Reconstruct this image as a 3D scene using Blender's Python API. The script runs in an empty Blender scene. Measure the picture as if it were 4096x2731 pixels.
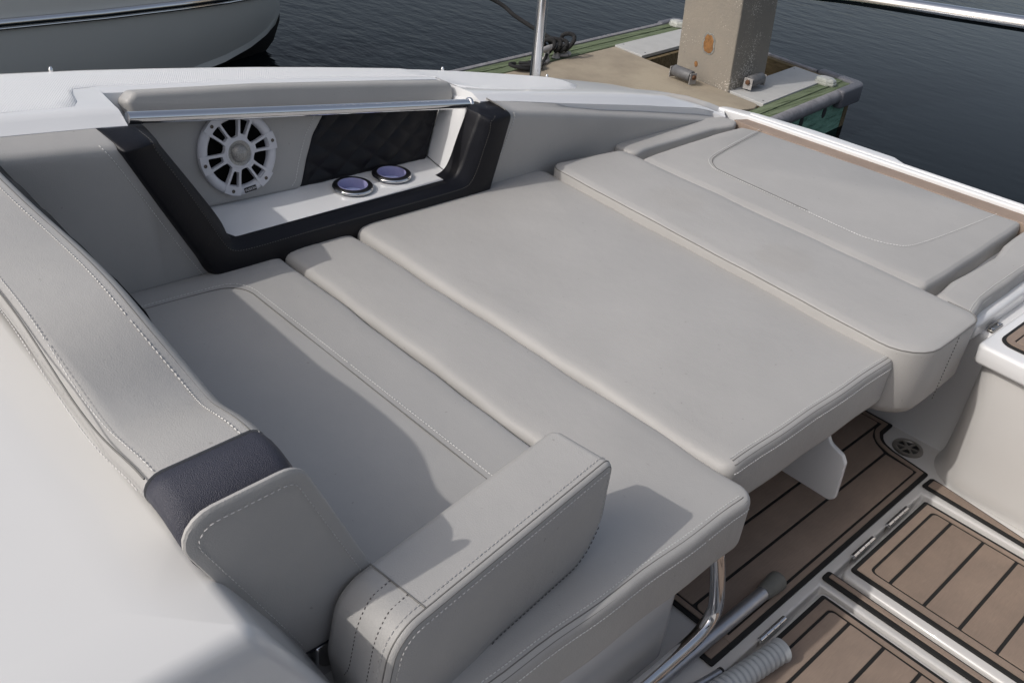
import bpy, bmesh, math, random
from mathutils import Vector, Matrix
random.seed(7)
S = bpy.context.scene
COL = S.collection
R = math.radians

# ------------------------------------------------------------------ camera, sky, sun, exposure
cd = bpy.data.cameras.new('camera')
cd.sensor_width = 36.0
cd.lens = 36.0 * 3629.4 / 4096.0
cd.clip_start, cd.clip_end = 0.02, 6000
cam = bpy.data.objects.new('camera', cd)
COL.objects.link(cam)
right = Vector((0.67319314, 0.73445093, 0.08598155))
down = Vector((0.44873595, -0.31332926, -0.83693538))
fwd = Vector((-0.58774743, 0.60200217, -0.54050564))
m = Matrix((right, -down, -fwd)).transposed().to_4x4()
m.translation = (0, 0, 1.43)
cam.matrix_world = m
S.camera = cam

SUN_DIR = Vector((-0.27, -1.08, 1.0)).normalized()          # towards the sun
w = bpy.data.worlds.new('World')
S.world = w
w.use_nodes = True
nt = w.node_tree
nt.nodes.clear()
sky = nt.nodes.new('ShaderNodeTexSky')
sky.sky_type = 'NISHITA'
sky.sun_disc = False
sky.sun_elevation = math.asin(SUN_DIR.z)
sky.sun_rotation = math.atan2(SUN_DIR.x, SUN_DIR.y)
sky.air_density = 1.0
sky.dust_density = 4.0
sky.ozone_density = 1.0
bg = nt.nodes.new('ShaderNodeBackground')
bg.inputs['Strength'].default_value = 0.15
wo = nt.nodes.new('ShaderNodeOutputWorld')
hs = nt.nodes.new('ShaderNodeHueSaturation')          # thin high cloud takes most of the blue out of the sky
hs.inputs['Saturation'].default_value = 0.62
nt.links.new(sky.outputs[0], hs.inputs['Color'])
nt.links.new(hs.outputs[0], bg.inputs[0])
nt.links.new(bg.outputs[0], wo.inputs[0])

sd = bpy.data.lights.new('sun', 'SUN')
sd.energy = 2.0
sd.angle = R(0.7)
sd.color = (1.0, 0.955, 0.9)
so = bpy.data.objects.new('sun', sd)
COL.objects.link(so)
so.rotation_euler = SUN_DIR.to_track_quat('Z', 'Y').to_euler()

S.view_settings.view_transform = 'Standard'
S.view_settings.look = 'None'
S.view_settings.exposure = -0.10
S.view_settings.gamma = 1.0
S.view_settings.use_curve_mapping = False
S.render.engine = 'CYCLES'
S.cycles.max_bounces = 8


# ------------------------------------------------------------------ materials
def mat_new(name):
    ma = bpy.data.materials.new(name)
    ma.use_nodes = True
    n = ma.node_tree.nodes
    return ma, n, ma.node_tree.links, n['Principled BSDF']


def ramp(n, stops):
    r = n.new('ShaderNodeValToRGB')
    e = r.color_ramp.elements
    while len(e) < len(stops):
        e.new(0.5)
    for q, (p, c) in zip(e, stops):
        q.position = p
        q.color = (*c, 1) if len(c) == 3 else c
    return r


def coords(n, l, scale=(1, 1, 1), rot=(0, 0, 0)):
    tc = n.new('ShaderNodeTexCoord')
    mp = n.new('ShaderNodeMapping')
    mp.inputs['Scale'].default_value = scale
    mp.inputs['Rotation'].default_value = rot
    l.new(tc.outputs['Object'], mp.inputs[0])
    return mp.outputs[0]


def noise(n, l, vec, scale, detail=3.0, rough=0.55):
    t = n.new('ShaderNodeTexNoise')
    t.inputs['Scale'].default_value = scale
    t.inputs['Detail'].default_value = detail
    t.inputs['Roughness'].default_value = rough
    l.new(vec, t.inputs['Vector'])
    return t.outputs['Fac']


def bump(n, l, h, strength, dist, prev=None):
    b = n.new('ShaderNodeBump')
    b.inputs['Strength'].default_value = strength
    b.inputs['Distance'].default_value = dist
    l.new(h, b.inputs['Height'])
    if prev is not None:
        l.new(prev, b.inputs['Normal'])
    return b.outputs['Normal']


def vinyl(name, c0, c1, rough=0.5, grain=0.35, spec=0.4, stain=None, cells=520):
    ma, n, l, p = mat_new(name)
    v = coords(n, l)
    f = noise(n, l, v, 3.2, 5, 0.62)
    r = ramp(n, [(0.32, c0), (0.68, c1)])
    l.new(f, r.inputs[0])
    colour = r.outputs[0]
    # small specks and rubbed marks
    sp = noise(n, l, v, 95, 2, 0.5)
    rs = ramp(n, [(0.0, (1, 1, 1)), (0.735, (1, 1, 1)), (0.775, (0.55, 0.53, 0.5)), (1.0, (0.5, 0.48, 0.45))])
    l.new(sp, rs.inputs[0])
    mx = n.new('ShaderNodeMixRGB')
    mx.blend_type = 'MULTIPLY'
    mx.inputs[0].default_value = 0.5
    l.new(colour, mx.inputs[1])
    l.new(rs.outputs[0], mx.inputs[2])
    colour = mx.outputs[0]
    for (sx, sy, sz, rad, amt, tint) in (stain or []):
        tc = n.new('ShaderNodeTexCoord')
        vm = n.new('ShaderNodeVectorMath')
        vm.operation = 'DISTANCE'
        vm.inputs[1].default_value = (sx, sy, sz)
        l.new(tc.outputs['Object'], vm.inputs[0])
        dv = n.new('ShaderNodeMath')
        dv.operation = 'DIVIDE'
        dv.inputs[1].default_value = rad
        l.new(vm.outputs['Value'], dv.inputs[0])
        ad = n.new('ShaderNodeMath')
        ad.operation = 'MULTIPLY_ADD'
        ad.inputs[1].default_value = 0.5
        l.new(noise(n, l, v, 30, 4, 0.6), ad.inputs[0])
        l.new(dv.outputs[0], ad.inputs[2])
        rr = ramp(n, [(0.75, (amt, amt, amt)), (1.25, (0, 0, 0))])
        l.new(ad.outputs[0], rr.inputs[0])
        m2 = n.new('ShaderNodeMixRGB')
        m2.inputs[2].default_value = (*tint, 1)
        l.new(rr.outputs[0], m2.inputs[0])
        l.new(colour, m2.inputs[1])
        colour = m2.outputs[0]
    l.new(colour, p.inputs['Base Color'])
    p.inputs['Roughness'].default_value = rough
    p.inputs['Specular IOR Level'].default_value = spec
    vo = n.new('ShaderNodeTexVoronoi')
    vo.inputs['Scale'].default_value = cells
    l.new(v, vo.inputs['Vector'])
    b1 = bump(n, l, vo.outputs['Distance'], grain, 0.0006)
    b2 = bump(n, l, noise(n, l, v, 11, 4, 0.6), 0.26, 0.007, b1)
    # soft uneven sheen where hands and sun have worn the surface
    rg = n.new('ShaderNodeMapRange')
    rg.inputs['To Min'].default_value = rough - 0.10
    rg.inputs['To Max'].default_value = rough + 0.12
    l.new(noise(n, l, v, 5.5, 5, 0.65), rg.inputs[0])
    l.new(rg.outputs[0], p.inputs['Roughness'])
    l.new(b2, p.inputs['Normal'])
    return ma


def plain(name, c, rough=0.5, metal=0.0, spec=0.5, nz=0.0, scale=40, bumpd=0.0, coat=0.0):
    ma, n, l, p = mat_new(name)
    v = coords(n, l)
    f = noise(n, l, v, scale, 4)
    k0, k1 = 1 - nz, 1 + nz
    r = ramp(n, [(0.3, tuple(x * k0 for x in c)), (0.7, tuple(min(1, x * k1) for x in c))])
    l.new(f, r.inputs[0])
    l.new(r.outputs[0], p.inputs['Base Color'])
    p.inputs['Roughness'].default_value = rough
    p.inputs['Metallic'].default_value = metal
    p.inputs['Specular IOR Level'].default_value = spec
    p.inputs['Coat Weight'].default_value = coat
    if bumpd:
        l.new(bump(n, l, f, 0.6, bumpd), p.inputs['Normal'])
    return ma


def nonskid_mat():
    ma, n, l, p = mat_new('nonskid_gelcoat')
    v = coords(n, l, (1, 1, 0), (0, 0, R(28)))
    mu = n.new('ShaderNodeTexVoronoi')
    mu.inputs['Scale'].default_value = 230
    mu.inputs['Randomness'].default_value = 0.15
    l.new(v, mu.inputs['Vector'])
    p.inputs['Base Color'].default_value = (0.76, 0.765, 0.77, 1)
    p.inputs['Roughness'].default_value = 0.42
    l.new(bump(n, l, mu.outputs[0], 0.8, 0.0016), p.inputs['Normal'])
    return ma


def teak_mat(name, c):
    ma, n, l, p = mat_new(name)
    v = coords(n, l, (170, 5, 5))
    f = noise(n, l, v, 6, 4, 0.6)
    v2 = coords(n, l)
    g = noise(n, l, v2, 11, 4, 0.6)
    r = ramp(n, [(0.25, tuple(x * 0.88 for x in c)), (0.75, tuple(x * 1.1 for x in c))])
    l.new(f, r.inputs[0])
    r2 = ramp(n, [(0.3, (0.86, 0.86, 0.87)), (0.7, (1.06, 1.05, 1.04))])
    l.new(g, r2.inputs[0])
    mx = n.new('ShaderNodeMixRGB')
    mx.blend_type = 'MULTIPLY'
    mx.inputs[0].default_value = 1
    l.new(r.outputs[0], mx.inputs[1])
    l.new(r2.outputs[0], mx.inputs[2])
    oi = n.new('ShaderNodeObjectInfo')
    r3 = ramp(n, [(0.0, (0.90, 0.89, 0.88)), (1.0, (1.07, 1.07, 1.07))])
    l.new(oi.outputs['Random'], r3.inputs[0])
    m3 = n.new('ShaderNodeMixRGB')
    m3.blend_type = 'MULTIPLY'
    m3.inputs[0].default_value = 1
    l.new(mx.outputs[0], m3.inputs[1])
    l.new(r3.outputs[0], m3.inputs[2])
    # scuffs and dried water marks
    sc_ = ramp(n, [(0.0, (0, 0, 0)), (0.60, (0, 0, 0)), (0.72, (0.12, 0.12, 0.12))])
    l.new(noise(n, l, v2, 26, 6, 0.7), sc_.inputs[0])
    m4 = n.new('ShaderNodeMixRGB')
    m4.inputs[2].default_value = (0.42, 0.36, 0.31, 1)
    l.new(sc_.outputs[0], m4.inputs[0])
    l.new(m3.outputs[0], m4.inputs[1])
    l.new(m4.outputs[0], p.inputs['Base Color'])
    p.inputs['Roughness'].default_value = 0.75
    p.inputs['Specular IOR Level'].default_value = 0.25
    l.new(bump(n, l, f, 0.35, 0.0006), p.inputs['Normal'])
    return ma


def concrete_mat(name, c, dark, pits=True, speck=True):
    ma, n, l, p = mat_new(name)
    v = coords(n, l)
    f = noise(n, l, v, 2.3, 6, 0.65)
    r = ramp(n, [(0.28, dark), (0.62, c)])
    l.new(f, r.inputs[0])
    col = r.outputs[0]
    g = noise(n, l, v, 60, 5, 0.7)
    if speck:                                           # pale shell aggregate
        vo = n.new('ShaderNodeTexVoronoi')
        vo.inputs['Scale'].default_value = 75
        l.new(v, vo.inputs['Vector'])
        area = noise(n, l, v, 3.4, 3, 0.5)
        ad = n.new('ShaderNodeMath')
        ad.operation = 'MULTIPLY_ADD'
        ad.inputs[1].default_value = -1.7
        ad.inputs[2].default_value = 0.985
        l.new(area, ad.inputs[0])
        lt = n.new('ShaderNodeMath')
        lt.operation = 'LESS_THAN'
        l.new(vo.outputs['Distance'], lt.inputs[0])
        l.new(ad.outputs[0], lt.inputs[1])
        mx = n.new('ShaderNodeMixRGB')
        mx.inputs[2].default_value = (0.52, 0.48, 0.42, 1)
        l.new(lt.outputs[0], mx.inputs[0])
        l.new(col, mx.inputs[1])
        col = mx.outputs[0]
    if pits:
        rp = ramp(n, [(0.0, (0.3, 0.3, 0.3)), (0.2, (0.3, 0.3, 0.3)), (0.235, (1, 1, 1))])
        l.new(noise(n, l, v, 42, 2, 0.4), rp.inputs[0])
        mx = n.new('ShaderNodeMixRGB')
        mx.blend_type = 'MULTIPLY'
        mx.inputs[0].default_value = 0.9
        l.new(col, mx.inputs[1])
        l.new(rp.outputs[0], mx.inputs[2])
        col = mx.outputs[0]
    l.new(col, p.inputs['Base Color'])
    p.inputs['Roughness'].default_value = 0.9
    p.inputs['Specular IOR Level'].default_value = 0.2
    l.new(bump(n, l, g, 0.8, 0.004), p.inputs['Normal'])
    return ma


def weathered_wood(name, c, c2, along='Y'):
    ma, n, l, p = mat_new(name)
    sc = (38, 2.2, 20) if along == 'Y' else (2.2, 38, 20)
    v = coords(n, l, sc)
    f = noise(n, l, v, 1.6, 6, 0.65)
    r = ramp(n, [(0.3, tuple(x * 0.3 for x in c)), (0.45, c), (0.62, c2), (0.8, tuple(x * 1.25 for x in c))])
    l.new(f, r.inputs[0])
    l.new(r.outputs[0], p.inputs['Base Color'])
    p.inputs['Roughness'].default_value = 0.88
    p.inputs['Specular IOR Level'].default_value = 0.2
    l.new(bump(n, l, f, 0.9, 0.012), p.inputs['Normal'])
    return ma


def water_mat():
    ma, n, l, p = mat_new('harbour_water')
    p.inputs['Base Color'].default_value = (0.004, 0.006, 0.0075, 1)
    p.inputs['Roughness'].default_value = 0.06
    p.inputs['IOR'].default_value = 1.333
    p.inputs['Specular IOR Level'].default_value = 0.075
    v = coords(n, l, (1.0, 2.1, 1), (0, 0, R(24)))
    a = noise(n, l, v, 3.6, 3, 0.55)
    v2 = coords(n, l, (1.0, 1.8, 1), (0, 0, R(-14)))
    b = noise(n, l, v2, 9.5, 2, 0.5)
    # ripples in the open water, calmer patches in the lee of the pier
    v3 = coords(n, l)
    c = noise(n, l, v3, 0.22, 2, 0.5)
    sx = n.new('ShaderNodeSeparateXYZ')
    l.new(v3, sx.inputs[0])
    mr = n.new('ShaderNodeMapRange')
    mr.inputs['From Min'].default_value = -5.5
    mr.inputs['From Max'].default_value = -2.0
    mr.inputs['To Min'].default_value = 0.34
    mr.inputs['To Max'].default_value = -0.12
    l.new(sx.outputs[0], mr.inputs[0])
    amp = n.new('ShaderNodeMath')
    amp.operation = 'ADD'
    l.new(mr.outputs[0], amp.inputs[0])
    l.new(c, amp.inputs[1])
    ap = n.new('ShaderNodeMath')
    ap.operation = 'POWER'
    ap.inputs[1].default_value = 2.2
    l.new(amp.outputs[0], ap.inputs[0])

    def scaled(h):
        q = n.new('ShaderNodeMath')
        q.operation = 'MULTIPLY'
        l.new(h, q.inputs[0])
        l.new(ap.outputs[0], q.inputs[1])
        return q.outputs[0]
    b1 = bump(n, l, scaled(a), 0.28, 0.05)
    b2 = bump(n, l, scaled(b), 0.20, 0.02, b1)
    l.new(b2, p.inputs['Normal'])
    rr = ramp(n, [(0.35, (0.05, 0.05, 0.05)), (0.7, (0.13, 0.13, 0.13))])
    l.new(c, rr.inputs[0])
    l.new(rr.outputs[0], p.inputs['Roughness'])
    return ma


M = {}
G0, G1 = (0.368, 0.359, 0.347), (0.406, 0.396, 0.382)
M['vinyl'] = vinyl('grey_vinyl', G0, G1)
M['vinyl_stained'] = vinyl('grey_vinyl_stained', G0, G1, stain=[(-1.085, 2.36, 0.45, 0.036, 0.75, (0.25, 0.24, 0.235))])
M['vinyl_worn'] = vinyl('grey_vinyl_worn', G0, G1, stain=[(-0.93, 1.86, 0.47, 0.11, 0.2, (0.31, 0.285, 0.255)), (-1.3, 1.9, 0.47, 0.12, 0.2, (0.33, 0.31, 0.285))])
M['vinyl_coarse'] = vinyl('grey_vinyl_coarse', (0.35, 0.342, 0.33), (0.385, 0.376, 0.362), rough=0.42, grain=0.32, spec=0.5)
M['navy'] = vinyl('navy_vinyl', (0.0045, 0.0047, 0.0075), (0.0065, 0.0067, 0.010), rough=0.45, grain=0.4, spec=0.3)
M['mesh_navy'] = vinyl('woven_navy_vinyl', (0.024, 0.025, 0.040), (0.032, 0.033, 0.050), rough=0.5, grain=0.9, spec=0.6, cells=1000)
M['thread'] = plain('pale_thread', (0.66, 0.66, 0.64), 0.7, nz=0.08)
M['thread_soft'] = plain('soft_grey_thread', (0.5, 0.49, 0.475), 0.7, nz=0.1)
M['thread_dark'] = plain('dark_thread', (0.012, 0.012, 0.02), 0.7)
M['thread_mid'] = plain('grey_thread', (0.10, 0.095, 0.09), 0.8)
M['seam'] = plain('seam_shadow_grey', (0.17, 0.165, 0.155), 0.8)
M['gel'] = plain('white_gelcoat', (0.72, 0.722, 0.725), 0.22, nz=0.015, scale=2.5, coat=0.3)
M['gel_cream'] = plain('cream_gelcoat', (0.61, 0.598, 0.582), 0.3, nz=0.02, scale=4, coat=0.2)
M['gel_con'] = plain('white_gelcoat_console', (0.64, 0.637, 0.63), 0.2, nz=0.02, scale=2, coat=0.3)
M['nonskid'] = nonskid_mat()
M['chrome'] = plain('polished_steel', (0.72, 0.72, 0.73), 0.09, metal=1.0, nz=0.02)
M['steel'] = plain('brushed_steel', (0.42, 0.40, 0.37), 0.3, metal=1.0, nz=0.06)
M['alu'] = plain('anodised_aluminium', (0.50, 0.51, 0.54), 0.36, metal=0.8, nz=0.05)
M['rubber'] = plain('grey_rubber', (0.16, 0.16, 0.145), 0.7, nz=0.12, scale=30, bumpd=0.001)
M['rib'] = plain('pale_grey_plastic', (0.36, 0.385, 0.41), 0.5, nz=0.05)
M['teak'] = teak_mat('teak_foam', (0.272, 0.212, 0.172))
M['caulk'] = plain('black_foam', (0.008, 0.008, 0.008), 0.8, nz=0.2)
M['spk_white'] = plain('white_plastic', (0.60, 0.60, 0.63), 0.45, nz=0.03)
M['spk_mesh'] = plain('metal_gauze', (0.36, 0.35, 0.33), 0.45, metal=0.5, nz=0.3, scale=420, bumpd=0.002)
M['black'] = plain('black_plastic', (0.009, 0.009, 0.010), 0.35, nz=0.2)
M['screw'] = plain('dark_screw', (0.10, 0.085, 0.07), 0.4, metal=0.7, nz=0.2)
M['matte'] = plain('matt_black_cone', (0.003, 0.003, 0.003), 0.9, spec=0.1, nz=0.2)
M['cup'] = plain('lilac_cup_plastic', (0.46, 0.52, 0.76), 0.35, nz=0.06, scale=60)
M['cup_wall'] = plain('lilac_cup_wall', (0.28, 0.28, 0.46), 0.3, nz=0.06, scale=60)
M['conc'] = concrete_mat('pier_concrete', (0.34, 0.295, 0.225), (0.22, 0.185, 0.145), pits=False, speck=False)
M['pile'] = concrete_mat('piling_concrete', (0.255, 0.228, 0.192), (0.205, 0.19, 0.168))
M['rust'] = plain('rusty_patch', (0.22, 0.105, 0.035), 0.9, nz=0.35, scale=40, bumpd=0.006)
M['mortar'] = plain('grey_mortar', (0.20, 0.20, 0.185), 0.95, nz=0.3, scale=60, bumpd=0.006)
M['green'] = weathered_wood('green_treated_wood', (0.105, 0.135, 0.075), (0.165, 0.20, 0.125))
M['brown'] = weathered_wood('brown_treated_wood', (0.12, 0.092, 0.05), (0.17, 0.13, 0.075), 'X')
M['skirt'] = weathered_wood('teal_green_wood', (0.15, 0.29, 0.22), (0.20, 0.36, 0.28))
M['board'] = plain('grey_composite', (0.40, 0.40, 0.39), 0.7, nz=0.05, scale=14, bumpd=0.001)
M['bumper'] = plain('grey_vinyl_bumper', (0.20, 0.195, 0.205), 0.55, nz=0.25, scale=18, bumpd=0.002)
M['guide'] = plain('dark_grey_roller', (0.105, 0.105, 0.11), 0.5, nz=0.2, scale=30)
M['bumper_cap'] = plain('dark_bumper_corner', (0.115, 0.118, 0.135), 0.55, nz=0.1, scale=18)
M['galv'] = plain('galvanised_steel', (0.34, 0.33, 0.325), 0.6, metal=0.35, nz=0.18, scale=40, bumpd=0.002)
M['rope'] = plain('black_rope', (0.012, 0.012, 0.013), 0.9, nz=0.4, scale=300, bumpd=0.003)
M['hull'] = plain('pale_hull_gelcoat', (0.52, 0.53, 0.51), 0.3, nz=0.02, scale=2, coat=0.1)
M['antifoul'] = plain('black_bottom_paint', (0.006, 0.006, 0.006), 0.7)
M['lens'] = plain('clear_plastic_lens', (0.38, 0.39, 0.36), 0.15, nz=0.15, spec=0.8)
M['rustbolt'] = plain('rusty_bolt', (0.10, 0.045, 0.02), 0.8, nz=0.4, scale=80)
M['water'] = water_mat()

# ------------------------------------------------------------------ helpers
WLOC = {}


def setp(o, label=None, cat=None, group=None, kind=None):
    if label: o['label'] = label
    if cat: o['category'] = cat
    if group: o['group'] = group
    if kind: o['kind'] = kind
    return o


def thing(name, label, cat, loc=(0, 0, 0), group=None):
    o = bpy.data.objects.new(name, None)
    o.empty_display_size = 0.1
    COL.objects.link(o)
    o.location = loc
    WLOC[o.name] = Vector(loc)
    return setp(o, label, cat, group)


def link(name, me, mat, parent=None, label=None, kind=None, bevel=0.0, smooth=40, origin=None):
    o = bpy.data.objects.new(name, me)
    COL.objects.link(o)
    base = WLOC.get(parent.name, Vector((0, 0, 0))) if parent else Vector((0, 0, 0))
    org = Vector(origin) if origin is not None else base
    me.transform(Matrix.Translation(-org))
    o.location = org - base
    if parent: o.parent = parent
    WLOC[o.name] = org
    me.materials.append(mat)
    for p in me.polygons:
        p.use_smooth = True
    if smooth < 180:
        me.set_sharp_from_angle(angle=R(smooth))
    if bevel:
        b = o.modifiers.new('bevel', 'BEVEL')
        b.width = bevel
        b.segments = 3
        b.limit_method = 'ANGLE'
        b.angle_limit = R(35)
        b.harden_normals = False
    return setp(o, label=label, kind=kind)


def mesh(verts, faces, fixn=True):
    me = bpy.data.meshes.new('mesh')
    me.from_pydata([tuple(v) for v in verts], [], faces)
    if fixn:
        bm = bmesh.new()
        bm.from_mesh(me)
        bmesh.ops.remove_doubles(bm, verts=bm.verts, dist=1e-5)
        bmesh.ops.recalc_face_normals(bm, faces=bm.faces)
        bm.to_mesh(me)
        bm.free()
    me.update()
    return me


class MB:
    """collects verts and faces"""
    def __init__(s):
        s.v, s.f = [], []

    def add(s, verts, faces):
        o = len(s.v)
        s.v += [tuple(x) for x in verts]
        s.f += [tuple(i + o for i in f) for f in faces]

    def box(s, p0, p1, fr=None):
        fr = fr or (lambda a, b, c: (a, b, c))
        v = [fr(x, y, z) for z in (p0[2], p1[2]) for y in (p0[1], p1[1]) for x in (p0[0], p1[0])]
        s.add(v, [(0, 2, 3, 1), (4, 5, 7, 6), (0, 1, 5, 4), (2, 6, 7, 3), (0, 4, 6, 2), (1, 3, 7, 5)])

    def tube(s, pts, r, n=10, caps=True, rr=None):
        pts = [Vector(p) for p in pts]
        rings = []
        up = None
        for i, p in enumerate(pts):
            t = (pts[min(i + 1, len(pts) - 1)] - pts[max(i - 1, 0)]).normalized()
            if up is None:
                up = Vector((0, 0, 1)) if abs(t.z) < 0.9 else Vector((1, 0, 0))
            a = (up - t * up.dot(t)).normalized()
            b = t.cross(a)
            up = a
            q = rr[i] if rr else r
            rings.append([p + a * (q * math.cos(k * 2 * math.pi / n)) + b * (q * math.sin(k * 2 * math.pi / n)) for k in range(n)])
        v = [x for rg in rings for x in rg]
        f = []
        for i in range(len(rings) - 1):
            for k in range(n):
                f.append((i * n + k, i * n + (k + 1) % n, (i + 1) * n + (k + 1) % n, (i + 1) * n + k))
        if caps:
            f.append(tuple(reversed(range(n))))
            f.append(tuple(range((len(rings) - 1) * n, len(rings) * n)))
        s.add(v, f)

    def lathe(s, prof, fr, n=32, close=True):
        """prof: (radius, height) list; fr(u, v, w) -> world"""
        v, f = [], []
        for r, h in prof:
            for k in range(n):
                a = 2 * math.pi * k / n
                v.append(fr(r * math.cos(a), r * math.sin(a), h))
        for i in range(len(prof) - 1):
            for k in range(n):
                f.append((i * n + k, i * n + (k + 1) % n, (i + 1) * n + (k + 1) % n, (i + 1) * n + k))
        if close:
            f.append(tuple(reversed(range(n))))
            f.append(tuple(range((len(prof) - 1) * n, len(prof) * n)))
        s.add(v, f)

    def mesh(s, fixn=True):
        return mesh(s.v, s.f, fixn)


def catmull(pts, k=6, closed=False):
    P = [Vector(p) for p in pts]
    n = len(P)
    out = []
    rng = range(n) if closed else range(n - 1)
    for i in rng:
        p0 = P[(i - 1) % n] if (closed or i > 0) else P[0]
        p1, p2 = P[i], P[(i + 1) % n]
        p3 = P[(i + 2) % n] if (closed or i + 2 < n) else P[-1]
        for j in range(k):
            t = j / k
            out.append(0.5 * ((2 * p1) + (p2 - p0) * t + (2 * p0 - 5 * p1 + 4 * p2 - p3) * t * t + (3 * p1 - p0 - 3 * p2 + p3) * t ** 3))
    if not closed:
        out.append(P[-1])
    return out


def ofp(poly, radii, d=0.0, fac=None, seg=6, sub=0):
    """polygon offset inwards by d (per-edge factor) with filleted corners; CCW input"""
    n = len(poly)
    P = [Vector(p) for p in poly]
    fac = fac or [1.0] * n
    rad = radii if isinstance(radii, (list, tuple)) else [radii] * n
    lines = []
    for i in range(n):
        t = (P[(i + 1) % n] - P[i]).normalized()
        nr = Vector((-t.y, t.x))
        lines.append((P[i] + nr * d * fac[i], t))
    Q = []
    for i in range(n):
        (a, s), (b, t) = lines[i - 1], lines[i]
        den = s.x * t.y - s.y * t.x
        if abs(den) < 1e-6:
            Q.append(b.copy())
        else:
            k = ((b.x - a.x) * t.y - (b.y - a.y) * t.x) / den
            Q.append(a + s * k)
    out = []
    for i in range(n):
        s, t = lines[i - 1][1], lines[i][1]
        cr = s.x * t.y - s.y * t.x
        dt = max(-1, min(1, s.dot(t)))
        turn = math.acos(dt)
        dd = d * 0.5 * (fac[i - 1] + fac[i])
        r = max(rad[i] - dd, 0.0012) if cr > 0 else rad[i] + dd
        tl = r * math.tan(turn / 2)
        lim = 0.48 * min((Q[i] - Q[i - 1]).length, (Q[(i + 1) % n] - Q[i]).length)
        if tl > lim and tl > 1e-9:
            r *= lim / tl
            tl = lim
        if turn < 0.03:
            out += [Q[i].copy() for _ in range(seg + 1)]
            continue
        a = Q[i] - s * tl
        sg = 1 if cr > 0 else -1
        c = a + Vector((-s.y, s.x)) * (r * sg)
        a0 = math.atan2(a.y - c.y, a.x - c.x)
        for k in range(seg + 1):
            an = a0 + sg * turn * k / seg
            out.append(c + Vector((math.cos(an), math.sin(an))) * r)
    if sub:
        res = []
        for i in range(n):
            res += out[i * (seg + 1):(i + 1) * (seg + 1)]
            a, b = out[(i + 1) * (seg + 1) - 1], out[((i + 1) % n) * (seg + 1)]
            res += [a.lerp(b, k / (sub + 1)) for k in range(1, sub + 1)]
        return res
    return out


FLAT = lambda u, v, w: (u, v, w)


def pad_mesh(poly, radii, w0, w1, rb=0.004, rt=0.004, ht=None, fac=None, fr=FLAT, seg=6, nb=5, crown=0.0, cin=0.03, wob=None, sub=0, dfm=None):
    ht = rt if ht is None else ht
    prof = []
    for k in range(3):
        a = math.pi / 2 * k / 2
        prof.append((rb * (1 - math.sin(a)), w0 + rb * (1 - math.cos(a))))
    for k in range(nb + 1):
        a = math.pi / 2 * k / nb
        prof.append((rt * (1 - math.cos(a)), w1 - ht + ht * math.sin(a)))
    if crown:
        prof.append((rt + cin * 0.35, w1 + crown * 0.6))
        prof.append((rt + cin, w1 + crown))
    v, f = [], []
    N = None
    for d, z in prof:
        ring = ofp(poly, radii, d, fac, seg, sub)
        if dfm:
            ring = [q + dfm(q) for q in ring]
        N = len(ring)
        for i, q in enumerate(ring):
            dz = wob(q.x, q.y) if wob else 0.0
            v.append(fr(q.x, q.y, z + dz))
    L = len(prof)
    for i in range(L - 1):
        for k in range(N):
            f.append((i * N + k, i * N + (k + 1) % N, (i + 1) * N + (k + 1) % N, (i + 1) * N + k))
    f.append(tuple(reversed(range(N))))
    f.append(tuple(range((L - 1) * N, L * N)))
    return mesh(v, f)


def resample(pts, step):
    P = [Vector(p) for p in pts]
    out, acc, nxt = [], 0.0, 0.0
    for a, b in zip(P[:-1], P[1:]):
        L = (b - a).length
        if L < 1e-9: continue
        t = (b - a) / L
        while nxt <= acc + L:
            out.append((a + t * (nxt - acc), t))
            nxt += step
        acc += L
    return out


def stitch(parent, pts, mat='thread', pitch=0.0075, ln=0.0052, r=0.0009, lift=(0, 0, 0.0004), name='stitching'):
    mb = MB()
    for i, (p, t) in enumerate(resample(pts, pitch)):
        if i % 97 == 96:
            continue
        p = p + Vector(lift)
        t = (t + Vector((random.uniform(-.12, .12), random.uniform(-.12, .12), 0))).normalized()
        up = Vector((0, 0, 1)) if abs(t.z) < 0.9 else Vector((1, 0, 0))
        a = t.cross(up).normalized()
        b = a.cross(t)
        v = []
        for s_, q in ((-0.5, 0.55), (-0.25, 1), (0.25, 1), (0.5, 0.55)):
            c = p + t * (ln * s_)
            v += [c + a * r * q, c + b * r * q, c - a * r * q, c - b * r * q]
        f = [(k * 4 + j, k * 4 + (j + 1) % 4, k * 4 + 4 + (j + 1) % 4, k * 4 + 4 + j) for k in range(3) for j in range(4)]
        f += [(3, 2, 1, 0), (12, 13, 14, 15)]
        mb.add(v, f)
    if mb.v:
        return link(name, mb.mesh(False), M[mat], parent, kind='stuff')


def seam(parent, pts, r=0.0011, mat='seam', name='seam_line', sink=0.0003):
    mb = MB()
    mb.tube([Vector(p) - Vector((0, 0, sink)) for p in pts], r, 6)
    return link(name, mb.mesh(), M[mat], parent)


def loft(rows, close_u=False, caps=False):
    nu, nv = len(rows), len(rows[0])
    v = [x for r_ in rows for x in r_]
    f = []
    for i in range(nu - 1):
        for k in range(nv if close_u else nv - 1):
            f.append((i * nv + k, i * nv + (k + 1) % nv, (i + 1) * nv + (k + 1) % nv, (i + 1) * nv + k))
    if caps:
        f.append(tuple(reversed(range(nv))))
        f.append(tuple(range((nu - 1) * nv, nu * nv)))
    return mesh(v, f)


def interp(x, xs, ys):
    if x <= xs[0]: return ys[0]
    for i in range(len(xs) - 1):
        if x <= xs[i + 1]:
            t = (x - xs[i]) / (xs[i + 1] - xs[i])
            return ys[i] + (ys[i + 1] - ys[i]) * t
    return ys[-1]


def poly_line3(pts2, z):
    return [Vector((p[0], p[1], z)) for p in pts2]


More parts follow.
